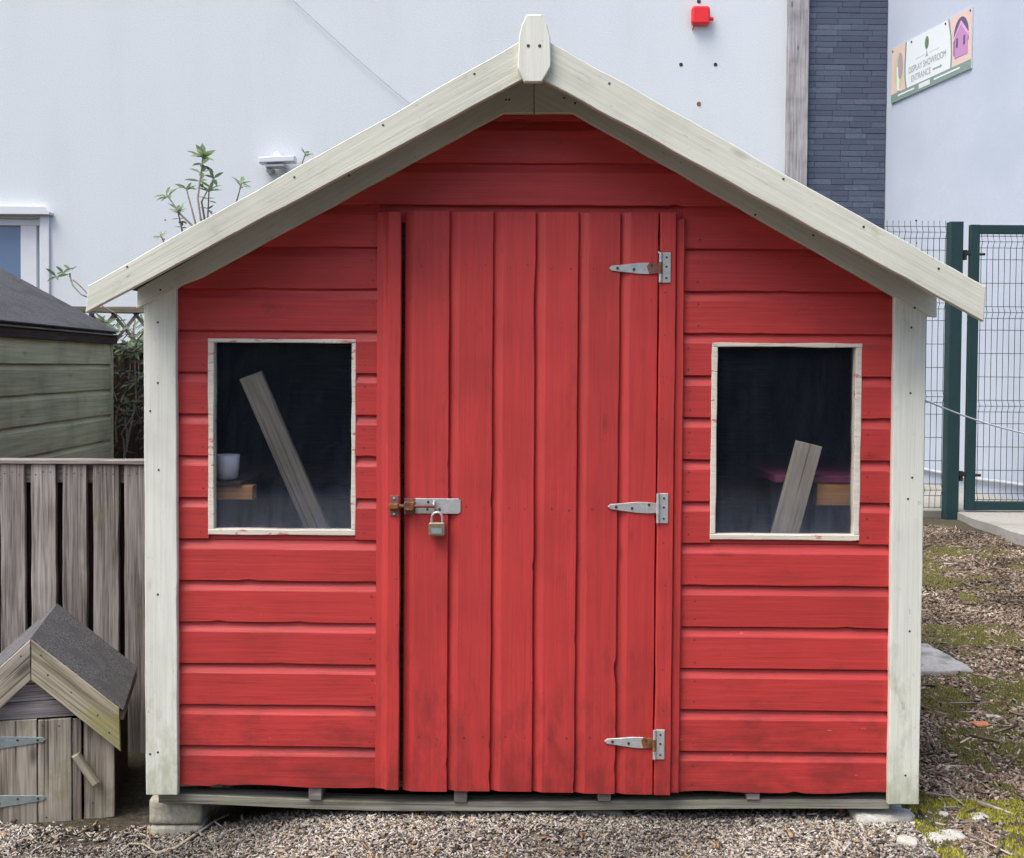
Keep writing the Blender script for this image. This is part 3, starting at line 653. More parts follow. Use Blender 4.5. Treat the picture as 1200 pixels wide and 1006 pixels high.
# bargeboards, inner trim, finial, corner boards
angL = math.atan(slopeL); angR = math.atan(slopeR)
plank('bargeboard', [(apex[0]-0.001, roofz(apex[0]-0.001)), bl[1], bl[2], (apex[0]-0.001, bl[3][1]+slopeL*(apex[0]-bl[3][0])*0.95)], -OVH, -OVH+0.02, angL, M['cream'], shed, 0.002, 0.0022, 0.05)
plank('bargeboard', [(apex[0]+0.001, roofz(apex[0]+0.001)), brr[1], brr[2], (apex[0]+0.001, brr[3][1]+slopeR*(apex[0]-brr[3][0])*0.95)], -OVH+0.0005, -OVH+0.0205, angR, M['cream'], shed, 0.002, 0.0022, 0.05)
fn = [(617, 17), (634.5, 17), (641, 28), (645, 44), (645.5, 78), (635, 96), (614.5, 96), (606.5, 80), (608, 44), (611, 30)]
plank('finial', [SF(a, b, -OVH-0.02) for a, b in fn], -OVH-0.020, -OVH-0.001, math.pi/2, M['cream2'], shed, 0.003, 0.001, 0.02)
IY = -0.046
il = [SF(161, 340, IY), SF(160, 362, IY), SF(205, 340, IY), SF(560, 148.5, IY), SF(590, 132, IY), SF(626, 132.5, IY)]
def top_in(x): return roofz(x, 0.04)
pl_ = [il[0], il[1], SF(200, 342, IY), SF(212, 334, IY), SF(236, 325, IY), SF(590, 132.5, IY), SF(625.5, 132.5, IY), (sx(625.5, 132, IY), top_in(sx(625.5, 132, IY)))]
pl_[0] = (il[0][0], top_in(il[0][0]))
plank('inner_trim', pl_, IY, IY+0.022, angL, M['cream'], shed, 0.0015, 0.002, 0.05)
pr_ = [SF(626.5, 132.5, IY), SF(672, 132.5, IY), SF(1089, 371, IY), SF(1098, 372, IY), (sx(1098, 350, IY), top_in(sx(1098, 350, IY))), (sx(626.5, 132, IY), top_in(sx(626.5, 132, IY)))]
plank('inner_trim', pr_, IY+0.0005, IY+0.0225, angR, M['cream'], shed, 0.0015, 0.002, 0.05)
CYY = -0.040
def quad_px(a, b, c, d, off): return [SF(*a, off), SF(*b, off), SF(*c, off), SF(*d, off)]
plank('corner_board', quad_px((168, 345), (171, 932), (208, 932), (206, 330), CYY), CYY, -0.0195, math.pi/2, M['cream2'], shed, 0.002, 0.0012)
plank('corner_board', quad_px((1048.5, 340), (1041, 943), (1077, 943), (1086, 350), CYY), CYY, -0.0195, math.pi/2, M['cream2'], shed, 0.002, 0.0012)
# side cladding faces behind the corner boards (outer skin; dark colour keeps red bounce off the kennel)
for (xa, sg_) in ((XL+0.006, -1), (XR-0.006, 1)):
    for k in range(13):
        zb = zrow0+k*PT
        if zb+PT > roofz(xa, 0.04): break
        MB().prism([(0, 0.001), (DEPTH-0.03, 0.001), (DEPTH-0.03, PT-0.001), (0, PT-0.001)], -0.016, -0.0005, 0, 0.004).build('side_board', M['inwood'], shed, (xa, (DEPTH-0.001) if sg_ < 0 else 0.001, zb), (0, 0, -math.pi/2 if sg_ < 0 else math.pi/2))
# nail heads on trims
for (px, py) in ((149, 313), (345, 208), (449, 147), (556, 87), (714, 98), (918, 210), (1012, 266), (1100, 315)):
    q = SF(px, py, -OVH); nails.disc(q[0], q[1], -OVH+0.0006, 0.0036, 0.0012, 7)
for (px, py) in ((619, 54), (632.5, 54)):
    q = SF(px, py, -OVH-0.02); nails.disc(q[0], q[1], -OVH-0.0195, 0.005, 0.0012, 7)
for (px, py) in ((409, 206), (534, 135), (593, 117), (597, 117), (661, 115), (674, 121), (794, 180), (885, 252), (953, 276), (1072, 361), (188, 340)):
    q = SF(px, py, IY); nails.disc(q[0], q[1], IY+0.0006, 0.0036, 0.0012, 7)
for (px, py) in ((185, 378), (185, 449), (176, 482), (186, 551), (185, 697), (185, 882), (176, 884), (1068, 384), (1067, 461), (1069, 560), (1064, 585), (1066, 740), (1061, 909)):
    q = SF(px, py, CYY); nails.disc(q[0], q[1], CYY+0.0006, 0.0036, 0.0012, 7)
for t in np.linspace(0, 1, 12):
    nail(sx(467, 300+590*t), sz(300+590*t, 467), -0.047); nail(sx(775.5, 345+530*t), sz(345+530*t, 775), -0.0455)
# door
DF = -0.030
zd0, zd1 = sz(924.5, 630), sz(250.5, 630)
door = MB().box(sx(480, 560), sx(766, 560), -0.008, 0.016, zd0+0.012, zd1-0.012).build('door', M['red'], shed)
seams = [474.0, 526.5, 577, 626, 675.5, 723.5, 767.5]
for i in range(6):
    a, b = sx(seams[i], 590), sx(seams[i+1], 590); wpl = b-a
    pf = [(0.0012, 0.0), (0.0012, -0.017), (0.003, -0.019), (wpl-0.0310, -0.019), (wpl-0.0290, -0.0185), (wpl-0.021, -0.015), (wpl-0.012, -0.0105), (wpl-0.003, -0.0070), (wpl+(0.004 if i else 0.0), -0.0040), (wpl+(0.004 if i else 0.0), 0.0)]
    shiplap('plank', zd0+random.uniform(-.003, .003), zd1+random.uniform(-.002, .002), M['red'], door, (b, -0.011, 0), (0, -math.pi/2, 0), prof=pf, seed=40+i*2.3, chip=(0.35 if i == 2 else 0.0), du=0.012)
    for zz in (sz(314, 630), sz(595, 630), sz(862, 630)):
        for fx in (0.2, 0.62): nail(b-wpl*fx, zz, -0.0305)
# door surround
dj0, dj1 = sz(919, 455), sz(251, 455)
jw = [(0.0, 0.0), (0.0, -0.027), (0.0015, -0.0285), (0.036, -0.0285), (0.038, -0.0275), (0.046, -0.020), (0.056, -0.0155), (0.073, -0.0135), (0.075, 0.0)]
shiplap('door_jamb', dj0, dj1, M['red'], shed, (sx(470.5, 590), -0.0195, 0), (0, -math.pi/2, 0), prof=jw, seed=71.3)
plank('door_jamb', rect(sx(768.5, 590), sx(787, 590), sz(926, 775), sz(251, 775)), -0.046, -0.0192, math.pi/2, M['red'], shed, 0.0025, 0.001)
plank('door_jamb', rect(sx(787.3, 590), sx(797.5, 590), sz(925, 790), sz(258, 790)), -0.034, -0.0190, math.pi/2, M['red'], shed, 0.003, 0.001)
plank('door_head', rect(DX0-0.003, DX1+0.003, sz(262, 630), zr14+0.012), -0.0045, 0.004, 0.0, M['red'], shed, 0.001, 0.0)
MB().box(sx(455, 590), sx(484, 590), 0.018, 0.030, zd0, zd1).build('door_stop', M['inwood'], shed)
# hinges: strap, knuckle, plate, screws
def hinge(xk, zc, L, tilt, rust):
    mb = MB(); y = -0.034
    c, s_ = math.cos(tilt), math.sin(tilt)
    def tr(u, v): return (xk - u*c - v*s_, zc - u*s_*-1 + v*c)
    st = [(0.028, 0.017), (0.06, 0.0165), (L*0.75, 0.0105), (L-0.008, 0.0075), (L, 0.0), (L-0.008, -0.0075), (L*0.75, -0.0105), (0.06, -0.0165), (0.028, -0.017)]
    mb.prism([tr(*p) for p in st], y, y+0.004, 0, 0.0008)
    nk = [(0.0, 0.015), (0.029, 0.0172), (0.036, 0.006), (0.029, -0.0172), (0.0, -0.015)] if rust else [(0.0, 0.015), (0.029, 0.0172), (0.029, -0.0172), (0.0, -0.015)]
    mb.prism([tr(*p) for p in nk], y-0.0006, y+0.003, rust, 0.0005)
    mb.tube([(xk+0.003, -0.0505, zc-0.043), (xk+0.003, -0.0505, zc+0.046)], 0.0052, 8, 0)
    mb.tube([(xk+0.003, -0.0510, zc-0.018), (xk+0.003, -0.0510, zc+0.018)], 0.0060, 8, 2 if rust else 0)
    mb.box(xk+0.008, xk+0.034, -0.0500, -0.0462, zc-0.044, zc+0.047, 0, 0.001)
    for (u, v) in ((L-0.025, 0), (L*0.5, -0.003), (0.022, 0.009)):
        q = tr(u, v); mb.disc(q[0], q[1], y+0.0002, 0.0045, 0.002, 8, 3)
    for dz in (-0.03, 0.004, 0.032): mb.disc(xk+0.021, zc+dz, -0.0498, 0.0035, 0.0015, 8, 3)
    return mb.build('hinge', [M['galv'], M['brownmetal'], M['rust'], M['screw']], door)
hinge(sx(770.5, 316), sz(316, 770), 0.150, 0.0, 1); hinge(sx(767.5, 594), sz(594, 768), 0.147, 0.02, 0); hinge(sx(763.5, 867), sz(867, 763), 0.148, 0.03, 2)
# slide bolt
by_ = -0.0305; zb0, zb1 = sz(600.5, 510), sz(583, 510)
MB().prism([(sx(488, 590), zb0), (sx(538, 590), zb0), (sx(540.5, 590), zb0+0.005), (sx(540.5, 590), zb1-0.005), (sx(538, 590), zb1), (sx(488, 590), zb1)], by_-0.003, by_+0.0002, 0, 0.0008).build('bolt_plate', M['galv'], door)
zm = (zb0+zb1)/2 + 0.002
mb = MB(); mb.tube([(sx(458, 590), -0.058, zm), (sx(489, 590), -0.054, zm)], 0.0058, 10, 0); mb.tube([(sx(489, 590), -0.0537, zm), (sx(511, 590), -0.050, zm)], 0.0056, 10, 1); mb.build('bolt_bar', [M['rust'], M['brownmetal']], door)
mb = MB(); mb.box(sx(476, 590), sx(487.5, 590), -0.0615, -0.031, zm-0.013, zm+0.012, 0, 0.002); mb.box(sx(475, 590), sx(488.5, 590), -0.0335, -0.0306, zb0-0.003, zb1, 1, 0.001); mb.build('bolt_guide', [M['rust'], M['brownmetal']], door)
mb = MB(); mb.box(sx(459, 590), sx(469.5, 590), -0.066, -0.0482, zm-0.008, zm+0.008, 0, 0.002); mb.box(sx(459.5, 590), sx(469.5, 590), -0.0515, -0.0482, zm-0.031, zm+0.031, 1, 0.001)
for dz in (-0.024, 0.024): mb.disc(sx(464, 590), zm+dz, -0.0514, 0.0042, 0.002, 8, 2)
mb.build('bolt_keep', [M['rust'], M['brownmetal'], M['galv']], door)
mb = MB(); mb.tube([(sx(510, 590), -0.033, zm+0.012), (sx(510, 590), -0.050, zm+0.006), (sx(511, 590), -0.052, zm-0.004), (sx(511, 590), -0.034, zm-0.012)], 0.004, 8); mb.disc(sx(503, 590), zm+0.010, -0.0332, 0.004, 0.0015, 8, 1); mb.disc(sx(502, 590), zm-0.012, -0.0332, 0.004, 0.0015, 8, 1); mb.disc(sx(516, 590), zm-0.012, -0.0332, 0.0045, 0.0015, 8, 1)
mb.build('staple', [M['galv'], M['screw']], door)
tag(nails.build('nail_heads', M['screw'], shed), kind='stuff')
# windows
def window(Wd, fl, frr, ft, fb):
    x0, x1, z0, z1 = Wd; mb = MB(); y0, y1 = -0.0215, 0.012
    mb.prism([(x0, z0), (x1, z0), (x1, z0+fb), (x0, z0+fb)], y0-0.001, y1, 0, 0.002, 0.0014, 0.03, 1); mb.prism([(x0, z1-ft), (x1, z1-ft), (x1, z1), (x0, z1)], y0-0.001, y1, 0, 0.002, 0.0014, 0.03, 2)
    mb.prism([(x0, z0+fb), (x0+fl, z0+fb), (x0+fl, z1-ft), (x0, z1-ft)], y0, y1, 0, 0.002, 0.0016, 0.03, 3); mb.prism([(x1-frr, z0+fb), (x1, z0+fb), (x1, z1-ft), (x1-frr, z1-ft)], y0, y1, 0, 0.002, 0.0016, 0.03, 4)
    wo = mb.build('window', M['wcream'], shed)
    cx_, cz_ = (x0+x1)/2, (z0+z1)/2
    MB().box(x0+0.005-cx_, x1-0.005-cx_, -0.0015, 0.0015, z0+0.005-cz_, z1-0.005-cz_).build('pane', M['glass'], wo, (cx_, 0.003, cz_))
    return wo
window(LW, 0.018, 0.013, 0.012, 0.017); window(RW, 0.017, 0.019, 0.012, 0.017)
# shelves inside, on the side walls
def inside(px, py, off): return SF(px, py, off)
sh_ = MB().box(XL+0.03, inside(283, 565, 0.05)[0], 0.035, DEPTH-0.03, inside(270, 563, 0.09)[1]-0.012, inside(270, 563, 0.09)[1]).build('shelf', M['inwood'], shed)
MB().box(XL+0.03, inside(296, 575, 0.045)[0], 0.045, 0.095, inside(270, 586, 0.045)[1], inside(270, 563, 0.09)[1]-0.0125, 0, 0.003).build('bearer', M['orange'], sh_)
zs = inside(960, 566, 0.06)[1]
sh2 = MB().prism([(inside(905, 560, 0.1)[0], zs), (XR-0.03, zs), (XR-0.03, zs+0.022), (inside(905, 560, 0.1)[0], zs+0.022)], 0.055, 1.0, 0, 0.002).build('shelf', M['purple'], shed)
MB().box(inside(957, 575, 0.065)[0], XR-0.03, 0.06, 0.11, zs-0.072, zs-0.001, 0, 0.003).build('bearer', M['orange'], sh2)
# base: long bearer, joist ends
bx0, bx1 = sx(186, 932), sx(1042, 940); zt0 = sz(927, 200); zt1 = sz(934, 1030)
top = []; bot = []
for k in range(25):
    t = k/24; x = bx0+(bx1-bx0)*t
    py = 927.5 + 6*sstep(t*3) + 2.5*math.sin(t*5)
    q = SF(626, py-3.2*(2*t-1), 0.03)[1]; top.append((x, q)); bot.append((x, q-0.029))
plank('base_bearer', bot + top[::-1], -0.004, 0.06, 0, M['base'], shed, 0.002)
for px in (370, 540, 708, 882):
    xx = sx(px, 930); zz = zrow0
    i = min(24, max(0, int(round((xx-bx0)/(bx1-bx0)*24))))
    MB().box(xx-0.02, xx+0.02, -0.012, DEPTH-0.1, top[i][1]+0.001, zz+0.0005, 0, 0.002).build('joist', M['fence'], shed)

# padlock
pk = empty('padlock', SHED + SR @ Vector((sx(512, 620, -0.055), -0.052, sz(612, 512, -0.055))), (0, 0, SYAW), 'closed brass padlock hanging from the slide bolt of the red door', 'padlock')
mb = MB(); pts = []
for (cx_, cz_, a0) in ((0.019, -0.007, 0), (-0.019, -0.007, 90), (-0.019, -0.036, 180), (0.019, -0.036, 270)):
    for k in range(4): pts.append((cx_+0.006*math.cos(R(a0+30*k)), cz_+0.006*math.sin(R(a0+30*k))))
mb.prism(pts, -0.011, 0.010, 0, 0.003); bd = mb.build('lock_body', M['brass'], pk)
MB().box(-0.016, 0.016, -0.0122, -0.0108, -0.034, -0.018).build('face_plate', M['galvd'], bd)
arc = [(-0.016, 0, -0.004), (-0.016, 0, 0.012)] + [(-0.016*math.cos(R(18*k)), 0, 0.012+0.017*math.sin(R(18*k))) for k in range(1, 10)] + [(0.016, 0, 0.012), (0.016, 0, -0.004)]
MB().tube(arc, 0.0036, 10).build('shackle', M['steel'], pk)

# things inside the shed, behind the glass
def loc2w(x, y, z): return SHED + SR @ Vector((x, y, z))
def leaning(name, a, b, wpx, offa, offb, label):
    A = loc2w(SF(*a, offa)[0], offa, SF(*a, offa)[1]); B = loc2w(SF(*b, offb)[0], offb, SF(*b, offb)[1])
    d = (B-A); A2 = A + d*((zrow0+0.02-A.z)/d.z); d = B-A2; L = d.length
    o = MB().box(-L/2, L/2, -0.012, 0.012, -wpx/2, wpx/2, 0, 0.002).build(name, M['plank'], None, (A2+B)/2)
    xax = d.normalized(); yax = SR @ Vector((0, 1, 0)); yax = (yax - xax*yax.dot(xax)).normalized(); zax = xax.cross(yax)
    o.rotation_euler = Matrix((xax, yax, zax)).transposed().to_euler(); return tag(o, label, 'plank', 'planks leaning inside the shed')
leaning('loose_plank', (372, 620), (294, 440), 0.072, 0.16, 0.05, 'long grey plank leaning to the left behind the left shed window')
leaning('loose_plank', (921, 620), (948, 520), 0.080, 0.035, 0.030, 'short pale plank leaning to the right behind the right shed window')
cq = SF(266, 562, 0.09)
cup = empty('mug', loc2w(cq[0], 0.09, cq[1]+0.0005), (0, 0, R(115)), 'white mug on the shelf in the left shed window', 'mug')
mb = MB(); n = 20; prof = [(0.026, 0.0), (0.034, 0.006), (0.038, 0.04), (0.040, 0.078), (0.037, 0.078), (0.035, 0.04), (0.030, 0.008), (0.0, 0.006)]
vs_ = [(r*math.cos(2*math.pi*k/n), r*math.sin(2*math.pi*k/n), z) for (r, z) in prof for k in range(n)]
mb.add(vs_, [[i*n+k, i*n+(k+1) % n, (i+1)*n+(k+1) % n, (i+1)*n+k] for i in range(len(prof)-1) for k in range(n)], 0, True); mb.add(vs_[:n], [list(range(n))])
mb.build('mug_body', M['cup'], cup)
MB().tube([(0.036, -0.01, 0.062)] + [(0.036+0.024*math.sin(R(20*k)), -0.01, 0.042+0.02*math.cos(R(20*k))) for k in range(1, 9)] + [(0.036, -0.01, 0.022)], 0.004, 8).build('mug_handle', M['cup'], cup)

# ================================================================== STONES AND BLOCKS
def rough_block(name, c, size, mat, label, cat, rz=0.0, amp=0.006, cuts=5, rnd=0.012, seed=1, group=None, tilt=(0, 0)):
    bm = bmesh.new(); bmesh.ops.create_cube(bm, size=1.0)
    bmesh.ops.subdivide_edges(bm, edges=bm.edges[:], cuts=cuts, use_grid_fill=True)
    S = Vector(size)
    for v in bm.verts:
        p = Vector((v.co.x*S.x, v.co.y*S.y, v.co.z*S.z)); h = S/2
        q = Vector((max(-h.x+rnd, min(h.x-rnd, p.x)), max(-h.y+rnd, min(h.y-rnd, p.y)), max(-h.z+rnd, min(h.z-rnd, p.z))))
        d = p-q
        if d.length > rnd: d = d.normalized()*rnd
        p = q+d
        nv = noise.noise_vector(p*14+Vector((seed*3.7, seed, 0)))+0.6*noise.noise_vector(p*45+Vector((seed, 0, seed)))
        v.co = p + nv*amp
    me = bpy.data.meshes.new(name); bm.to_mesh(me); bm.free(); me.materials.append(mat)
    for p in me.polygons: p.use_smooth = True
    o = bpy.data.objects.new(name, me); COL.objects.link(o); o.location = c; o.rotation_euler = (tilt[0], tilt[1], rz)
    return tag(o, label, cat, group)
q = P(207, 954, 3.46); bw = 0.166
ztb = P(207, 938, 3.43).z-0.001
rough_block('concrete_block', (q.x, 3.50, ztb-0.042), (bw, 0.12, 0.084), M['block'], 'upper of two concrete blocks under the shed corner by the kennel', 'block', 0.0, 0.003, 7, 0.010, 2, 'blocks under the left shed corner')
rough_block('concrete_block', (q.x+0.002, 3.502, ztb-0.128), (bw, 0.12, 0.086), M['block'], 'lower of two concrete blocks, half buried in wood chips', 'block', 0.03, 0.003, 7, 0.010, 5, 'blocks under the left shed corner')
q = P(1034, 959, 3.42); rough_block('stone', (q.x, 3.43, q.z-0.008), (0.185, 0.12, 0.066), M['stone'], 'pale flat stone under the right corner of the shed', 'stone', 0.05, 0.008, 6, 0.02, 8)
q = P(540, 951, 3.44); rough_block('stone', (q.x, 3.49, q.z-0.012), (0.22, 0.12, 0.045), M['stone'], 'long pale stone packed under the bearer left of the door middle', 'stone', 0.02, 0.006, 6, 0.012, 9)
q = P(706, 953, 3.44); rough_block('stone', (q.x, 3.49, q.z-0.02), (0.15, 0.12, 0.065), M['stone'], 'pale stone packed under the bearer below the door hinges', 'stone', -0.04, 0.008, 6, 0.012, 11)
q = P(1096, 760, 5.05); rough_block('paving_slab', (q.x-0.10, 5.15, float(H(q.x, 5.15))+0.012), (0.44, 0.44, 0.04), M['slab'], 'grey paving slab lying on the mossy ground by the shed', 'slab', 0.10, 0.006, 7, 0.012, 13, None, (0.03, 0.0))
def onground(px, py):
    d = ray(px, py); lo_, hi = 1.0, 14.0
    for _ in range(50):
        m_ = (lo_+hi)/2; p = CAM+d*m_
        if p.z > float(H(p.x, p.y)): lo_ = m_
        else: hi = m_
    return CAM+d*lo_
for (px, py, s_, mat, lab, cat) in ((1151, 856, (0.075, 0.05, 0.03), 'terracotta', 'orange broken tile piece on the mossy ground', 'tile shard'), (1166, 845, (0.07, 0.04, 0.02), 'stone', 'white stone chip lying behind the orange tile piece', 'stone'),
                            (484, 952, (0.03, 0.03, 0.03), 'terracotta', 'small red pebble under the bearer left of the long stone', 'pebble'), (503, 955, (0.02, 0.02, 0.03), 'terracotta', 'pinkish pebble at the left end of the long stone', 'pebble'),
                            (988, 958, (0.022, 0.02, 0.035), 'terracotta', 'orange shard standing beside the stone at the right shed corner', 'tile shard'),
                            (1112, 992, (0.12, 0.07, 0.03), 'stone', 'pale grey stone lying before the shed among moss', 'stone'), (1068, 996, (0.06, 0.05, 0.03), 'stone', 'small pale stone at the bottom edge before the right corner', 'stone'), (1150, 966, (0.07, 0.05, 0.025), 'stone', 'whitish stone lump beside the bright moss', 'stone'), (1109, 962, (0.035, 0.03, 0.03), 'stone', 'little white pebble just right of the corner stone', 'pebble')):
    p = onground(px, py); rough_block(cat.replace(' ', '_'), (p.x, p.y+s_[1]/2, p.z+s_[2]*0.25), s_, M[mat], lab, cat, random.uniform(-.5, .5), s_[2]*0.13, 4, s_[2]*0.35, px*0.01)
# dead twigs by the blocks
def twig(pts, r0, r1, label):
    w3 = []
    for (px, py, dz) in pts:
        p = onground(px, py); p.z += dz; w3.append(p)
    return tag(MB().tube(w3, r0, 7, 0, r1).build('twig', M['twig'], None), label, 'twig')
twig([(182, 1005, 0.01), (205, 1000, 0.014), (232, 984, 0.02), (252, 970, 0.022), (268, 962, 0.02)], 0.006, 0.003, 'forked pale twig lying against the concrete blocks')
twig([(140, 1003, 0.01), (152, 997, 0.02), (168, 997, 0.02), (184, 1004, 0.01)], 0.004, 0.003, 'curved thin twig lying left of the forked twig')
twig([(1112, 925, 0.012), (1114, 935, 0.014), (1117, 946, 0.01)], 0.004, 0.003, 'short straight pale twig right of the shed corner board')

# ================================================================== KENNEL
kz = float(H(-1.45, 3.55)); ko = P(40, 968, 3.55)
ken = empty('kennel', (ko.x, 3.55, ko.z), (0, 0, R(14)), 'small weathered wooden kennel with a black felt roof', 'kennel')
ks = 0.72; ka = 0.617; khs = 0.266; kbw = 0.247; kv = 0.130; KD = 0.46
kslope = 0.90; kang = math.atan(kslope)
kt = lambda x: ka - kslope*abs(x)
# front: horizontal gable boards, corner planks, door
zdoor = 0.352
for i in range(4):
    z0 = zdoor+0.002 + i*0.056; z1 = z0+0.054
    xw0 = min(kbw, (ka-0.03-z0)/kslope); xw1 = min(kbw, max(0.01, (ka-0.03-z1)/kslope))
    plank('gable_board', [(-xw0, z0), (xw0, z0), (xw1, z1), (-xw1, z1)], -0.002-0.003*(3-i), 0.012, 0, M['kgrey'], ken, 0.002, 0.001)
for (xa, xb) in ((0.152, kbw), (-kbw, -0.20)):
    plank('front_plank', [(xa, 0.005), (xb, 0.008), (xb, kt(xb)-0.03), (xa, min(zdoor+0.0, kt(xa)-0.03))], -0.004, 0.012, math.pi/2, M['kennel'], ken, 0.002, 0.0015)
kn_ = MB()
for (x_, z_, y_) in ((0.03, 0.565, -0.042), (0.05, 0.50, -0.042), (0.12, 0.44, -0.042), (0.20, 0.36, -0.042), (0.235, 0.30, -0.042), (-0.03, 0.565, -0.042), (-0.12, 0.44, -0.042), (0.19, 0.30, -0.004), (0.23, 0.28, -0.004), (0.18, 0.06, -0.004), (0.03, 0.33, -0.016), (0.08, 0.325, -0.016), (0.04, 0.03, -0.016), (-0.05, 0.03, -0.016)): kn_.disc(x_, z_, y_+0.0006, 0.0032, 0.0012, 6)
tag(kn_.build('nail_heads', M['screw'], ken), kind='stuff')
kd = MB().box(-0.19, 0.135, -0.004, 0.010, 0.02, zdoor-0.02).build('door', M['kennel'], ken)
for (xa, xb, dz) in ((-0.192, -0.1, 0), (-0.098, 0.012, 0.004), (0.016, 0.116, 0.0), (0.119, 0.146, -0.004)):
    plank('plank', rect(xa, xb, 0.004+dz, zdoor-0.004+dz), -0.016 if xb < 0.12 else -0.011, -0.0045, math.pi/2, M['kennel'], kd, 0.002, 0.0012)
for zz in (0.285, 0.095):
    mb = MB(); mb.prism([(-0.19, zz-0.022), (-0.10, zz-0.020), (0.03, zz-0.008), (0.040, zz), (0.03, zz+0.008), (-0.10, zz+0.020), (-0.19, zz+0.022)], -0.019, -0.0155, 0, 0.0008)
    for (x, z) in ((0.015, 0), (-0.045, 0.004), (-0.10, -0.006), (-0.15, 0.006)): mb.disc(x, zz+z, -0.0188, 0.004, 0.0015, 7, 1)
    mb.build('hinge', [M['galvd'], M['screw']], kd)
plank('toggle_latch', [(0.118, 0.225), (0.142, 0.237), (0.205, 0.135), (0.181, 0.122)], -0.032, -0.0165, math.atan2(-0.102, 0.063), M['kmoss'], ken, 0.003)
# bargeboards and roof
for sg_ in (-1, 1):
    pts = [(0.001*sg_, ka), (khs*sg_, kt(khs)), (khs*sg_+0.004*sg_, kt(khs)-kv-0.012), (0.001*sg_, ka-kv)]
    plank('bargeboard', pts, -0.042, -0.022, -sg_*kang, M['kmoss'] if sg_ > 0 else M['kennel'], ken, 0.002, 0.0015)
    pts = [(0, ka-0.004), (khs*sg_, kt(khs)-0.004), (khs*sg_, kt(khs)-0.018), (0, ka-0.018)]
    rf = MB().prism(pts, -0.021, KD+0.03).build('roof_deck', M['kennel'], ken)
    pts = [(0, ka+0.004), ((khs+0.012)*sg_, kt(khs+0.012)+0.004), ((khs+0.012)*sg_, kt(khs+0.012)-0.0015), (0, ka-0.002)]
    MB().prism(pts, -0.036, KD+0.035, 0, 0.003).build('felt', M['kfelt'], rf)
    plank('eave_batten', [(0, 0), (KD+0.03, 0), (KD+0.03, 0.026), (0, 0.026)], -0.012, 0.0, 0, M['kennel'], ken, 0.002).matrix_local = Matrix.Translation((sg_*(khs+0.006), (KD+0.0)/2, kt(khs)-0.032)) @ Matrix.Rotation(math.pi/2, 4, 'Z')
for xs_ in (-1, 1):
    for i in range(3):
        x_ = xs_*(kbw-0.006)
        MB().box(x_-0.006, x_+0.006, 0.0125, KD, 0.008+i*0.115, 0.120+i*0.115, 0, 0.002).build('side_board', M['dark'], ken)  # dark colour stands for the shade between kennel and shed
MB().prism([(-kbw+0.013, 0.008), (kbw-0.013, 0.008), (kbw-0.013, kt(kbw)-0.03), (0, ka-0.03), (-kbw+0.013, kt(kbw)-0.03)], KD-0.012, KD-0.0005).build('back_wall', M['kennel'], ken)

# ================================================================== LEFT PICKET FENCE
FY = 4.22
fz1 = P(80, 540, FY).z; fz0 = float(H(-1.9, FY))
fo = P(0, 540, FY)
fen = empty('picket_fence', (fo.x, FY, 0.0), (0, 0, 0), 'weathered low timber fence of upright boards behind the kennel', 'fence')
mpp = FY/F
rr = random.Random(12)
for i in range(-3, 6):
    px = 3 + 36.2*i; wd = 29.5+rr.uniform(-1.2, 1.2)
    x0 = (P(px, 650, FY).x-fo.x); x1 = x0+wd*mpp
    pk_ = plank('picket', [(x0, fz0-0.02), (x1+rr.uniform(-.004, .004), fz0-0.02), (x1, fz1-0.012), (x0, fz1-0.012+rr.uniform(-.002, .002))], -0.018, 0.0, math.pi/2, M['fence'], fen, 0.002, 0.002)
    mb = MB(); [mb.disc((x0+x1)/2+d, fz1-0.048+rr.uniform(-.006, .006), -0.0175, 0.0028, 0.0012, 6) for d in (-0.028, 0.0, 0.028)]
    tag(mb.build('nail_heads', M['screw'], fen), kind='stuff')
for i in range(-3, 6):
    x0 = (P(3+36.2*i+18, 650, FY).x-fo.x)
    plank('rear_board', rect(x0, x0+29*mpp, fz0-0.02, fz1-0.014), 0.036, 0.05, math.pi/2, M['dark'], fen, 0.002)  # fence wood in shadow, its shade put into the dark colour
xa, xb = P(-125, 600, FY).x-fo.x, -fo.x-1.16
plank('cap_rail', rect(xa, xb, fz1-0.012, fz1+0.006), -0.026, 0.035, 0, M['fence'], fen, 0.003, 0.001)
for zz in (fz1-0.085, 0.16): plank('rail', rect(xa, xb, zz, zz+0.07), 0.001, 0.035, 0, M['fence'], fen, 0.002)

# ================================================================== OLIVE SHED
ox0, oy0 = P(-14, 430, 4.29).x, 4.29
oy1 = 5.75; ox1 = P(127, 430, oy1).x
wv = Vector((ox1-ox0, oy1-oy0, 0)); OL = wv.length; oang = math.atan2(wv.y, wv.x)
osd = empty('garden_shed', (ox0, oy0, 0), (0, 0, oang), 'olive green timber shed with a grey felt roof behind the low fence', 'shed')
def ow(px, py):                            # photo point on the olive wall
    Ro = Matrix.Rotation(oang, 3, 'Z').transposed(); o = Ro @ (CAM-Vector((ox0, oy0, 0))); d = Ro @ ray(px, py); q = o+d*(-o.y/d.y); return q.x, q.z
z_e = (ow(2, 379)[1]+ow(120, 391)[1])/2; opt = 0.1290
zs0 = ow(60, 427)[1]; k0 = int((zs0-0.05)/opt)
oprof = [(0.002, 0.0), (0.002, -0.0165), (0.004, -0.018), (opt-0.024, -0.018), (opt-0.016, -0.0125), (opt-0.008, -0.007), (opt+0.003, -0.004), (opt+0.003, 0.0)]
for k in range(-k0, 3):
    zb = zs0+k*opt
    if zb > z_e-0.03: break
    pf = [(min(v, z_e-zb), d) for v, d in oprof]
    shiplap('cladding_board', 0.0, OL, M['olive'], osd, (0, 0, zb), (0, 0, 0), prof=pf, seed=90+k*1.3)
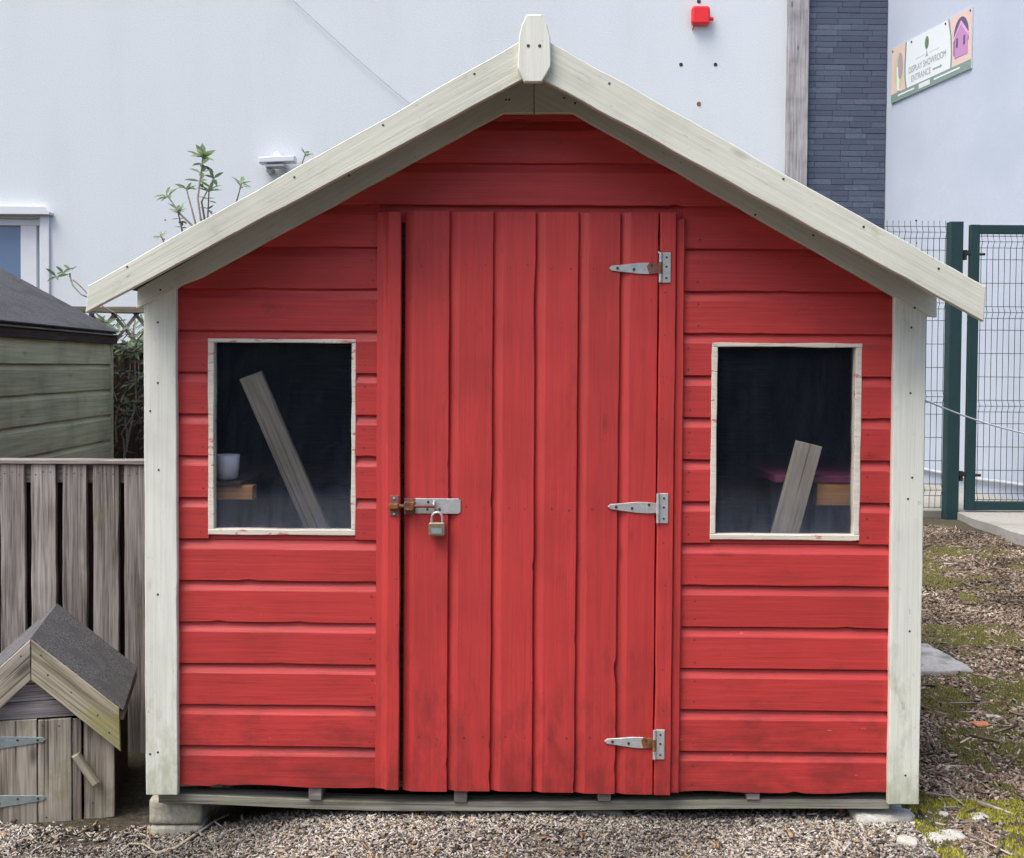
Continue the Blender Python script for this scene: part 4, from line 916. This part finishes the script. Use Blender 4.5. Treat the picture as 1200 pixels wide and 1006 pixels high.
MB().box(OL-0.02, OL+0.012, -0.022, 0.03, 0.02, z_e).build('corner_post', M['olive'], osd)
WO = 1.7; tp = 0.54
gab = [(0, zs0-k0*opt), (0, z_e), (-WO/2, z_e+tp*WO/2-0.03), (-WO, z_e), (-WO, zs0-k0*opt)]
for (yy, nm) in ((0.004, 'front_wall'), (OL-0.03, 'back_wall')):
    mb = MB(); mb.prism(gab, 0.0, 0.02); o = mb.build(nm, M['olive'], osd, (yy, 0.001, 0), (0, 0, -math.pi/2))
MB().box(0, OL, WO-0.02, WO, zs0-k0*opt, z_e).build('far_wall', M['olive'], osd)
for k in range(-k0, 3):
    zb = zs0+k*opt
    if zb > z_e-0.03: break
    shiplap('front_board', -WO+0.002, 0.015, M['olive'], osd, (0.003, 0.001, zb), (0, 0, -math.pi/2), prof=[(min(v, z_e-zb), d) for v, d in oprof], seed=120+k*1.7)
# local axes: X along the wall (away from camera), +Y to the left; roof rises towards +Y
rp = 0.055
def roofside(name, sgn, th0, th1, mat, parent, y_ov, x0, x1):
    # profile in (Y, Z): from eave overhang to the ridge
    def zz(y): return z_e+0.02+tp*y
    mb = MB(); a, r_ = -y_ov, WO/2
    pr = [(a, zz(a)+th1), (r_, zz(r_)+th1), (r_, zz(r_)+th0), (a, zz(a)+th0)]
    if sgn < 0: pr = [(WO-y, z) for y, z in pr]
    vs = [(x0, y, z) for y, z in pr]+[(x1, y, z) for y, z in pr]
    mb.add(vs, [[0, 1, 2, 3], [7, 6, 5, 4]] + [[i, 4+i, 4+(i+1) % 4, (i+1) % 4] for i in range(4)])
    return mb.build(name, mat, parent)
for sgn in (1, -1):
    rd = roofside('roof_deck', sgn, -0.004, 0.010, M['inwood'], osd, rp-0.02, -0.06, OL+0.02)
    roofside('felt', sgn, 0.011, 0.016, M['felt'], rd, rp-0.008, -0.07, OL+0.03)
plank('eave_trim', rect(-0.06, OL+0.02, z_e-0.055, z_e-0.012), -rp+0.015, -rp+0.032, 0, M['dark'], osd, 0.002)
plank('felt_edge', rect(-0.06, OL+0.025, z_e-0.013, z_e-0.006), -rp+0.006, -rp+0.0145, 0, M['trellis'], osd, 0.001)

# ================================================================== TRELLIS SCREEN AND PLANTS ON THE LEFT
TY = 5.98
tq = P(105, 362, TY); tr_ = empty('trellis_screen', (tq.x, TY, 0), (0, 0, 0), 'dark board screen with diamond trellis on top between the two sheds', 'trellis')
tw = 0.95; zt1 = tq.z+0.012; ztb = P(105, 402, TY).z
plank('top_rail', rect(-0.15, tw, zt1-0.035, zt1), -0.025, 0.02, 0, M['trellis'], tr_, 0.003, 0.002)
plank('lower_rail', rect(-0.15, tw, ztb-0.04, ztb), -0.025, 0.02, 0, M['trellis'], tr_, 0.003, 0.002)
hh = zt1-0.035-ztb
for i in range(-3, 9):
    for d in (-1, 1):
        xb_ = i*0.12; pts = [(xb_, ztb+0.001), (xb_+0.022, ztb+0.001), (xb_+0.022+d*hh*0.8, zt1-0.036), (xb_+d*hh*0.8, zt1-0.036)]
        plank('lattice_slat', pts, -0.004*d-0.004, -0.004*d+0.0038, math.atan2(hh, d*hh*0.8), M['trellis'], tr_, 0.001)
for i in range(8):
    plank('board', rect(-0.15+i*0.138, -0.15+i*0.138+0.134, 0.02, ztb-0.041), -0.008+0.006*(i % 2), 0.012, math.pi/2, M['dark'], tr_, 0.002, 0.002)

LEAF = np.array([[0, 0, 0], [0.30, 0.20, 0.03], [0.30, -0.20, 0.03], [0.68, 0.17, 0.02], [0.68, -0.17, 0.02], [1, 0, -0.06], [0.34, 0, -0.03], [0.7, 0, -0.035]])
LF = [[0, 6, 1], [0, 2, 6], [6, 7, 3], [6, 3, 1], [6, 2, 4], [6, 4, 7], [7, 5, 3], [7, 4, 5]]
class Leaves:
    def __init__(s): s.v = []; s.f = []; s.c = []
    def leaf(s, p, d, up, L, W, col):
        d = Vector(d).normalized(); sd_ = d.cross(Vector(up))
        if sd_.length < 1e-3: sd_ = d.cross(Vector((1, 0, 0)))
        sd_.normalize(); u = sd_.cross(d)
        b = len(s.v); sag = random.uniform(0.0, 0.25)
        for (a, c, e) in LEAF:
            q = Vector(p) + d*(a*L) + sd_*(c*W*2.2) + u*((e-sag*a*a*0.5)*L); s.v.append(q[:]); k = random.uniform(0.85, 1.15); s.c.append([x*k for x in col])
        for t in LF: s.f.append([b+i for i in t])
    def whorl(s, p, axis, n, L, W, cols, spread=0.9):
        axis = Vector(axis).normalized(); a = axis.orthogonal().normalized(); b = axis.cross(a)
        for k in range(n):
            an = 2.4*k+random.uniform(-.3, .3); sp = spread*random.uniform(0.6, 1.2)
            dd = axis*(1.2-sp) + (a*math.cos(an)+b*math.sin(an))*sp
            s.leaf(Vector(p)-axis*0.02*random.random(), dd, axis, L*random.uniform(0.7, 1.15), W*random.uniform(.8, 1.1), random.choice(cols))
    def obj(s, name, mat, parent=None):
        return fast_obj(name, np.array(s.v), np.array(s.f), mat, np.array(s.c), parent)
GREEN = [(0.26, 0.38, 0.19), (0.33, 0.46, 0.23), (0.20, 0.29, 0.18), (0.40, 0.52, 0.30)]
DULL = [(0.11, 0.16, 0.12), (0.15, 0.20, 0.15), (0.20, 0.25, 0.19)]
BROWN = [(0.10, 0.065, 0.045), (0.16, 0.11, 0.08), (0.08, 0.055, 0.045), (0.24, 0.19, 0.14)]
# tall shrub behind the shed
SYq = 6.25; root = Vector((-1.75, SYq, 0.0))
shr = empty('shrub', root, (0, 0, 0), 'tall leafy shrub whose shoots rise above the left roof slope', 'shrub')
def stem(parent, pts, r0, r1): return MB().tube([Vector(p)-root for p in pts], r0, 6, 0, r1).build('stem', M['twig'], parent)
lv = Leaves()
tips = [((238, 182), 11, 0.13, 1.0, (240, 290)), ((245, 222), 9, 0.10, 0.9, (242, 300)), ((195, 228), 5, 0.10, 1.1, (236, 275)), ((218, 220), 4, 0.09, 1.0, (238, 300)), ((208, 246), 8, 0.10, 1.0, (225, 300)), ((283, 215), 6, 0.10, 1.0, (270, 290)), ((251, 208), 3, 0.09, 1.2, (242, 270)), ((188, 275), 5, 0.08, 1.0, (200, 330)), ((358, 180), 4, 0.08, 1.0, (330, 260))]
for (tp_, nl, L, spr, base) in tips:
    T_ = P(*tp_, SYq); B_ = P(*base, SYq); md = (T_+B_)/2 + Vector((random.uniform(-.03, .03), random.uniform(-.1, .1), 0))
    mid2 = root + Vector((random.uniform(-.1, .1), random.uniform(-.1, .1), 0.9))
    stem(shr, [root+Vector((random.uniform(-.05, .05), 0, 0)), mid2, B_, md, T_], 0.012, 0.0035)
    L *= 0.72; lv.whorl(T_-root, (T_-md), nl+2, L, L*0.40, GREEN, spr*0.95)
    if nl > 6: [lv.whorl(T_-root-(T_-md).normalized()*dd_, (T_-md), 4, L*0.85, L*0.34, DULL+GREEN, 1.15) for dd_ in (0.05, 0.10, 0.16)]
for k in range(260):                        # leaves of the part hidden behind the shed and screen
    a = random.uniform(0, 6.3); z = random.uniform(0.5, 1.75); r_ = random.uniform(0.1, 0.5)
    lv.whorl((r_*math.cos(a), r_*math.sin(a)*0.6+0.1, z), (math.cos(a), math.sin(a), 1), 4, 0.09, 0.014, DULL+GREEN, 1.0)
lv.obj('leaves', M['leaf'], shr)
# climber on the screen
root = Vector((-2.05, TY-0.08, 0.0)); cl = empty('climber', root, (0, 0, 0), 'climbing plant with dead brown leaves on the dark screen between the sheds', 'climber')
lv = Leaves()
for (pa, pb) in (((135, 520), (160, 372)), ((150, 530), (120, 376)), ((128, 470), (168, 490)), ((125, 440), (166, 437)), ((140, 530), (165, 455)), ((85, 328), (165, 395)), ((78, 320), (120, 372))):
    A_ = P(*pa, TY-0.10); B_ = P(*pb, TY-0.06); pts = [A_ + (B_-A_)*t + Vector((0.02*math.sin(t*9+pa[0]), 0.02*math.cos(t*7), 0.015*math.sin(t*11))) for t in np.linspace(0, 1, 8)]
    MB().tube([Vector(p)-root for p in pts], 0.005, 6, 0, 0.0025).build('stem', M['twig'], cl)
MB().tube([(0, 0, 0), (0.03, 0.01, 0.5), (-0.02, 0.02, 1.0), (0.05, 0.0, 1.3), (0.03, 0.02, 1.7)], 0.012, 6, 0, 0.004).build('stem', M['twig'], cl)
for (px, py, n_, L) in ((148, 405, 7, 0.10), (158, 412, 6, 0.09), (140, 412, 5, 0.08), (125, 378, 7, 0.07), (118, 376, 5, 0.06), (162, 400, 5, 0.08), (66, 322, 4, 0.07), (74, 318, 4, 0.06), (82, 316, 3, 0.06), (152, 470, 4, 0.09), (160, 445, 4, 0.1), (140, 385, 4, 0.07)):
    p = P(px, py, TY-0.09)-root; lv.whorl(p, (random.uniform(-.4, .4), -0.8, 0.6), n_, L, L*0.30, [(0.20, 0.27, 0.17), (0.26, 0.33, 0.20), (0.14, 0.21, 0.10)], 1.0)
for k in range(130):
    px = random.uniform(118, 185); py = random.uniform(395, 560); p = P(px, py, TY-0.05-random.random()*0.16)-root
    cols = BROWN if random.random() < 0.5 else DULL
    lv.whorl(p, (random.uniform(-1, 1), -1, random.uniform(-.6, .6)), 2, random.uniform(0.04, 0.09), random.uniform(0.008, 0.02), cols, 1.1)
for k in range(16):
    px = random.uniform(100, 170); py = random.uniform(368, 402); p = P(px, py, TY-0.05)-root
    lv.whorl(p, (random.uniform(-1, 1), -1, random.uniform(-.6, .6)), 2, 0.05, 0.008, DULL+[(0.22, 0.2, 0.16)], 1.1)
lv.obj('leaves', M['leaf'], cl)

# white cord tied from the shed to the right
A_ = loc2w(XR+0.012, 0.12, sz(463, 1086)); B_ = P(1235, 515, 3.95)
pts = [A_+(B_-A_)*t+Vector((0, 0, -0.018*math.sin(math.pi*t))) for t in np.linspace(0, 1, 12)]
B2 = B_ + (B_-A_)*2.0; pts += [B_+(B2-B_)*t for t in (0.5, 1.0)]
tag(MB().tube(pts, 0.0026, 6).build('cord', M['cord']), 'thin white cord running from the shed side towards the gate', 'cord')

# ================================================================== WOOD CHIPS, LITTER, MOSS
BOX = np.array([[-1, -1, -1], [1, -1, -1], [1, 1, -1], [-1, 1, -1], [-1, -1, 1], [1, -1, 1], [1, 1, 1], [-1, 1, 1]], float)*0.5
BF = np.array([[0, 3, 2, 1], [4, 5, 6, 7], [0, 1, 5, 4], [1, 2, 6, 5], [2, 3, 7, 6], [3, 0, 4, 7]])
def chips(name, x, y, L, Wd, Th, pal, label, cat, tilt=0.35, lift=0.006, jit=0.25, gain=1.0, soft=0.0):
    n = len(x); yaw = rng.uniform(0, 2*np.pi, n); a = rng.normal(0, tilt, n); b = rng.normal(0, tilt, n)
    cy, sy, ca, sa, cb, sb = np.cos(yaw), np.sin(yaw), np.cos(a), np.sin(a), np.cos(b), np.sin(b)
    Rm = np.zeros((n, 3, 3))
    Rm[:, 0, 0] = cy*ca; Rm[:, 0, 1] = cy*sa*sb-sy*cb; Rm[:, 0, 2] = cy*sa*cb+sy*sb
    Rm[:, 1, 0] = sy*ca; Rm[:, 1, 1] = sy*sa*sb+cy*cb; Rm[:, 1, 2] = sy*sa*cb-cy*sb
    Rm[:, 2, 0] = -sa; Rm[:, 2, 1] = ca*sb; Rm[:, 2, 2] = ca*cb
    v = BOX[None]*np.stack([L, Wd, Th], 1)[:, None, :]
    v = v*(1+rng.uniform(-jit, jit, v.shape))
    v[:, :, 2] += (v[:, :, 0]**2/np.maximum(L, 1e-4)[:, None])*rng.uniform(-0.8, 0.8, n)[:, None]
    v = np.einsum('nij,nkj->nki', Rm, v)
    z = H(x, y)+lift*rng.random(n)+0.3*Th
    v += np.stack([x, y, z], 1)[:, None, :]
    f = BF[None]+8*np.arange(n)[:, None, None]
    pal = np.array(pal); pal = (pal*(1-soft)+pal.mean(0)*soft)*gain; c = pal[rng.integers(0, len(pal), n)]*rng.uniform(0.75, 1.2, (n, 1))
    pt = np.sin(3.3*x+1.7*np.sin(2.9*y+x))*np.sin(7.1*y-2.3*x+1.2*np.sin(4.7*x)); c = c*np.clip(0.92+0.45*pt, 0.42, 1.2)[:, None]   # damp and dry patches
    o = fast_obj(name, v.reshape(-1, 3), f.reshape(-1, 4), M['chips'], np.repeat(c, 8, 0))
    return tag(o, label, cat, kind='stuff')
PALE = [(0.31, 0.28, 0.24), (0.38, 0.345, 0.305), (0.25, 0.228, 0.198), (0.44, 0.41, 0.37), (0.17, 0.148, 0.125), (0.34, 0.28, 0.19), (0.10, 0.085, 0.072), (0.29, 0.278, 0.262), (0.05, 0.044, 0.04)]
LIT = [(0.15, 0.115, 0.08), (0.21, 0.165, 0.12), (0.10, 0.075, 0.055), (0.29, 0.24, 0.185), (0.06, 0.045, 0.035), (0.19, 0.13, 0.085), (0.36, 0.31, 0.26), (0.13, 0.085, 0.06)]
n = 95000
x = rng.uniform(-2.4, 1.75, n); y = 2.55+0.95*rng.random(n)**0.62
dens = np.ones(n); dens *= np.where((x > 1.25), np.clip(1-(x-1.25)/0.35, 0, 1), 1); dens *= np.where((x < -1.22) & (x > -1.5) & (y > 3.28), 0.25, 1)
dens *= np.where(np.sin(4.1*x+2*np.sin(2.7*y))*np.sin(6.3*y+1.1*x) > 0.72, 0.35, 1)
k = rng.random(n) < dens; x, y = x[k], y[k]; n = len(x)
chips('wood_chips', x, y, rng.gamma(2.4, 0.0038, n)+0.003, rng.uniform(0.0022, 0.0060, n), rng.uniform(0.002, 0.005, n), PALE, 'pale grey and tan wood chips spread in front of the shed', 'wood chips', 0.45, 0.012, gain=1.25, soft=0.2)
n = 1300
x = rng.uniform(-2.4, 1.6, n); y = 2.6+0.92*rng.random(n)**0.6
chips('bark_pieces', x, y, rng.uniform(0.014, 0.04, n), rng.uniform(0.005, 0.013, n), rng.uniform(0.002, 0.005, n), [(0.10, 0.075, 0.06), (0.16, 0.12, 0.09), (0.46, 0.41, 0.36), (0.30, 0.22, 0.13), (0.05, 0.042, 0.038), (0.24, 0.16, 0.09)], 'larger dark bark pieces and dead leaves among the pale wood chips', 'bark', 0.3, 0.016, 0.4)
n = 85000
y = 2.6+6.9*rng.random(n)**1.15; u = rng.normal(0.42, 0.07, n); x = np.maximum(u*y, 0) + rng.normal(0, 0.05, n)
k = (x > 1.27) & ~((y > 8.0) & (y-8.0 > (4.2-x)*1.45)) & (y < 9.58); x, y = x[k], y[k]; n = len(x)
sc_ = 1+0.07*(y-3)
chips('leaf_litter', x, y, (rng.gamma(2.8, 0.0042, n)+0.005)*sc_, rng.uniform(0.004, 0.011, n)*sc_, rng.uniform(0.0015, 0.004, n), LIT, 'brown leaf litter and bark covering the slope right of the shed', 'leaf litter', 0.4, 0.012, gain=1.3, soft=0.15)
n = 700                                    # larger sticks and leaves among the litter
y = 2.7+6.6*rng.random(n); x = rng.normal(0.42, 0.06, n)*y
k = (x > 1.29) & (y < 8.2); x, y = x[k], y[k]; n = len(x)
chips('fallen_twigs', x, y, rng.uniform(0.04, 0.13, n), rng.uniform(0.003, 0.007, n), rng.uniform(0.003, 0.006, n), [(0.36, 0.31, 0.25), (0.24, 0.19, 0.14), (0.46, 0.41, 0.35)], 'scattered thin dead twigs among the leaf litter', 'twigs', 0.12, 0.015)
# moss: dense short tufts in patches
def moss(name, n, xr, yr, thr, cols, sc, label, hgt=0.012, seed=0.0):
    vs, fs, cs = [], [], []; cnt = 0; tries = 0
    while cnt < n and tries < n*14:
        tries += 1; x_ = random.uniform(*xr); y_ = random.uniform(*yr)
        v = noise.noise(Vector((x_*sc, y_*sc*0.8, seed))) + 0.75*noise.noise(Vector((x_*sc*4.1, y_*sc*4.1, seed+4)))
        if v < thr: continue
        if x_ < 1.24 or random.random() < 0.3: continue
        z = float(H(x_, y_)); up = min(1, (v-thr)*3+0.3); h_ = hgt*random.uniform(0.4, 1.4)*up; r_ = random.uniform(0.003, 0.0065)
        b = len(vs); col = random.choice(cols); k_ = random.uniform(0.7, 1.25)
        zz = z+0.003 + 0.012*up + 0.005*noise.noise(Vector((x_*30, y_*30, 1)))
        for j in range(4): vs.append((x_+r_*math.cos(1.57*j+cnt), y_+r_*math.sin(1.57*j+cnt), zz-0.006)); cs.append([c*k_*0.8 for c in col])
        vs.append((x_+random.uniform(-.004, .004), y_+random.uniform(-.004, .004), zz+h_)); cs.append([c*k_ for c in col])
        fs += [[b+j, b+(j+1) % 4, b+4] for j in range(4)]; cnt += 1
    return tag(fast_obj(name, np.array(vs), np.array(fs), M['moss'], np.array(cs)), label, 'moss', kind='stuff')
moss('moss', 60000, (1.2, 2.6), (2.7, 5.8), -0.08, [(0.085, 0.088, 0.026), (0.11, 0.108, 0.032), (0.065, 0.068, 0.022), (0.14, 0.125, 0.045)], 2.3, 'olive green moss patches on the slope right of the shed', 0.008, 2.0)
moss('bright_moss', 26000, (1.24, 1.9), (2.75, 3.55), -0.16, [(0.23, 0.23, 0.025), (0.30, 0.285, 0.03), (0.15, 0.15, 0.03), (0.10, 0.10, 0.03)], 3.6, 'bright yellow green moss cushions before the right corner of the shed', 0.009, 7.0)
moss('far_moss', 14000, (1.9, 4.0), (5.4, 8.2), 0.2, [(0.10, 0.10, 0.03), (0.13, 0.12, 0.04)], 1.7, 'thin moss patches further up the slope towards the gate', 0.014, 11.0)

# ================================================================== BEHIND THE CAMERA (unseen; dark reflection in the panes, building tall to block low sky)
M['bluewall'] = speck('dark_blue_grey_cladding', (0.020, 0.026, 0.042), (0.034, 0.042, 0.062), 18, 0.9, 0.3, 0.004, (0.026, 0.032, 0.048), 0.8)
ob = empty('dark_building', (0, -10.0, 0), (0, 0, 0), 'dark blue grey clad building mirrored in the shed windows, made tall to block low sky', 'building')
MB().box(-13, 13, -0.3, 0.0, -0.3, 5.4).build('wall', M['bluewall'], ob)  # unseen wall, height set to keep low sky light off the gable
MB().prism([(-13.4, 5.4), (13.4, 5.4), (13.0, 6.6), (-13.0, 6.6)], -2.0, 0.35).build('roof', M['felt'], ob)
for (xa, xb, za, zb) in ((2.2, 4.7, -0.1, 2.2), (6.0, 7.2, 0.9, 2.1), (-9, -7.6, 0.9, 2.1)):
    d_ = MB().box(xa, xb, 0.001, 0.05, za, zb, 0, 0.01).build('door' if za < 0 else 'window', M['felt'], ob)
hg = empty('hedge', (-3.4, -6.5, -0.1), (0, 0, 0), 'low evergreen hedge mirrored in the left shed window', 'hedge')
n = 50000; hx = rng.uniform(-2.6, 2.2, n); top_ = 1.7+0.25*np.sin(hx*2.1)+0.12*np.sin(hx*6.7); hz_ = rng.random(n)**0.8*top_; hy = rng.normal(0, 0.3, n)
yaw = rng.uniform(0, 6.28, n); pit = rng.uniform(-0.9, 0.9, n); Ls = rng.uniform(0.03, 0.07, n)
d = np.stack([np.cos(yaw)*np.cos(pit), np.sin(yaw)*np.cos(pit), np.sin(pit)], 1); sd2 = np.stack([-np.sin(yaw), np.cos(yaw), np.zeros(n)], 1)
p = np.stack([hx, hy, hz_], 1); q4 = np.stack([p, p+d*Ls[:, None]*0.5+sd2*Ls[:, None]*0.28, p+d*Ls[:, None], p+d*Ls[:, None]*0.5-sd2*Ls[:, None]*0.28], 1).reshape(-1, 3)
pal = np.array([(0.06, 0.09, 0.03), (0.09, 0.13, 0.05), (0.04, 0.06, 0.025)]); cc = np.repeat(pal[rng.integers(0, 3, n)], 4, 0)
fast_obj('crown', q4, np.arange(4*n).reshape(-1, 4), M['leaf'], cc, hg)
for i in range(4): MB().tube([(-2.0+i*1.2, 0, 0), (-1.9+i*1.2, 0.05, 0.7), (-2.1+i*1.2, 0, 1.3)], 0.04, 7, 0, 0.015).build('trunk', M['twig'], hg)
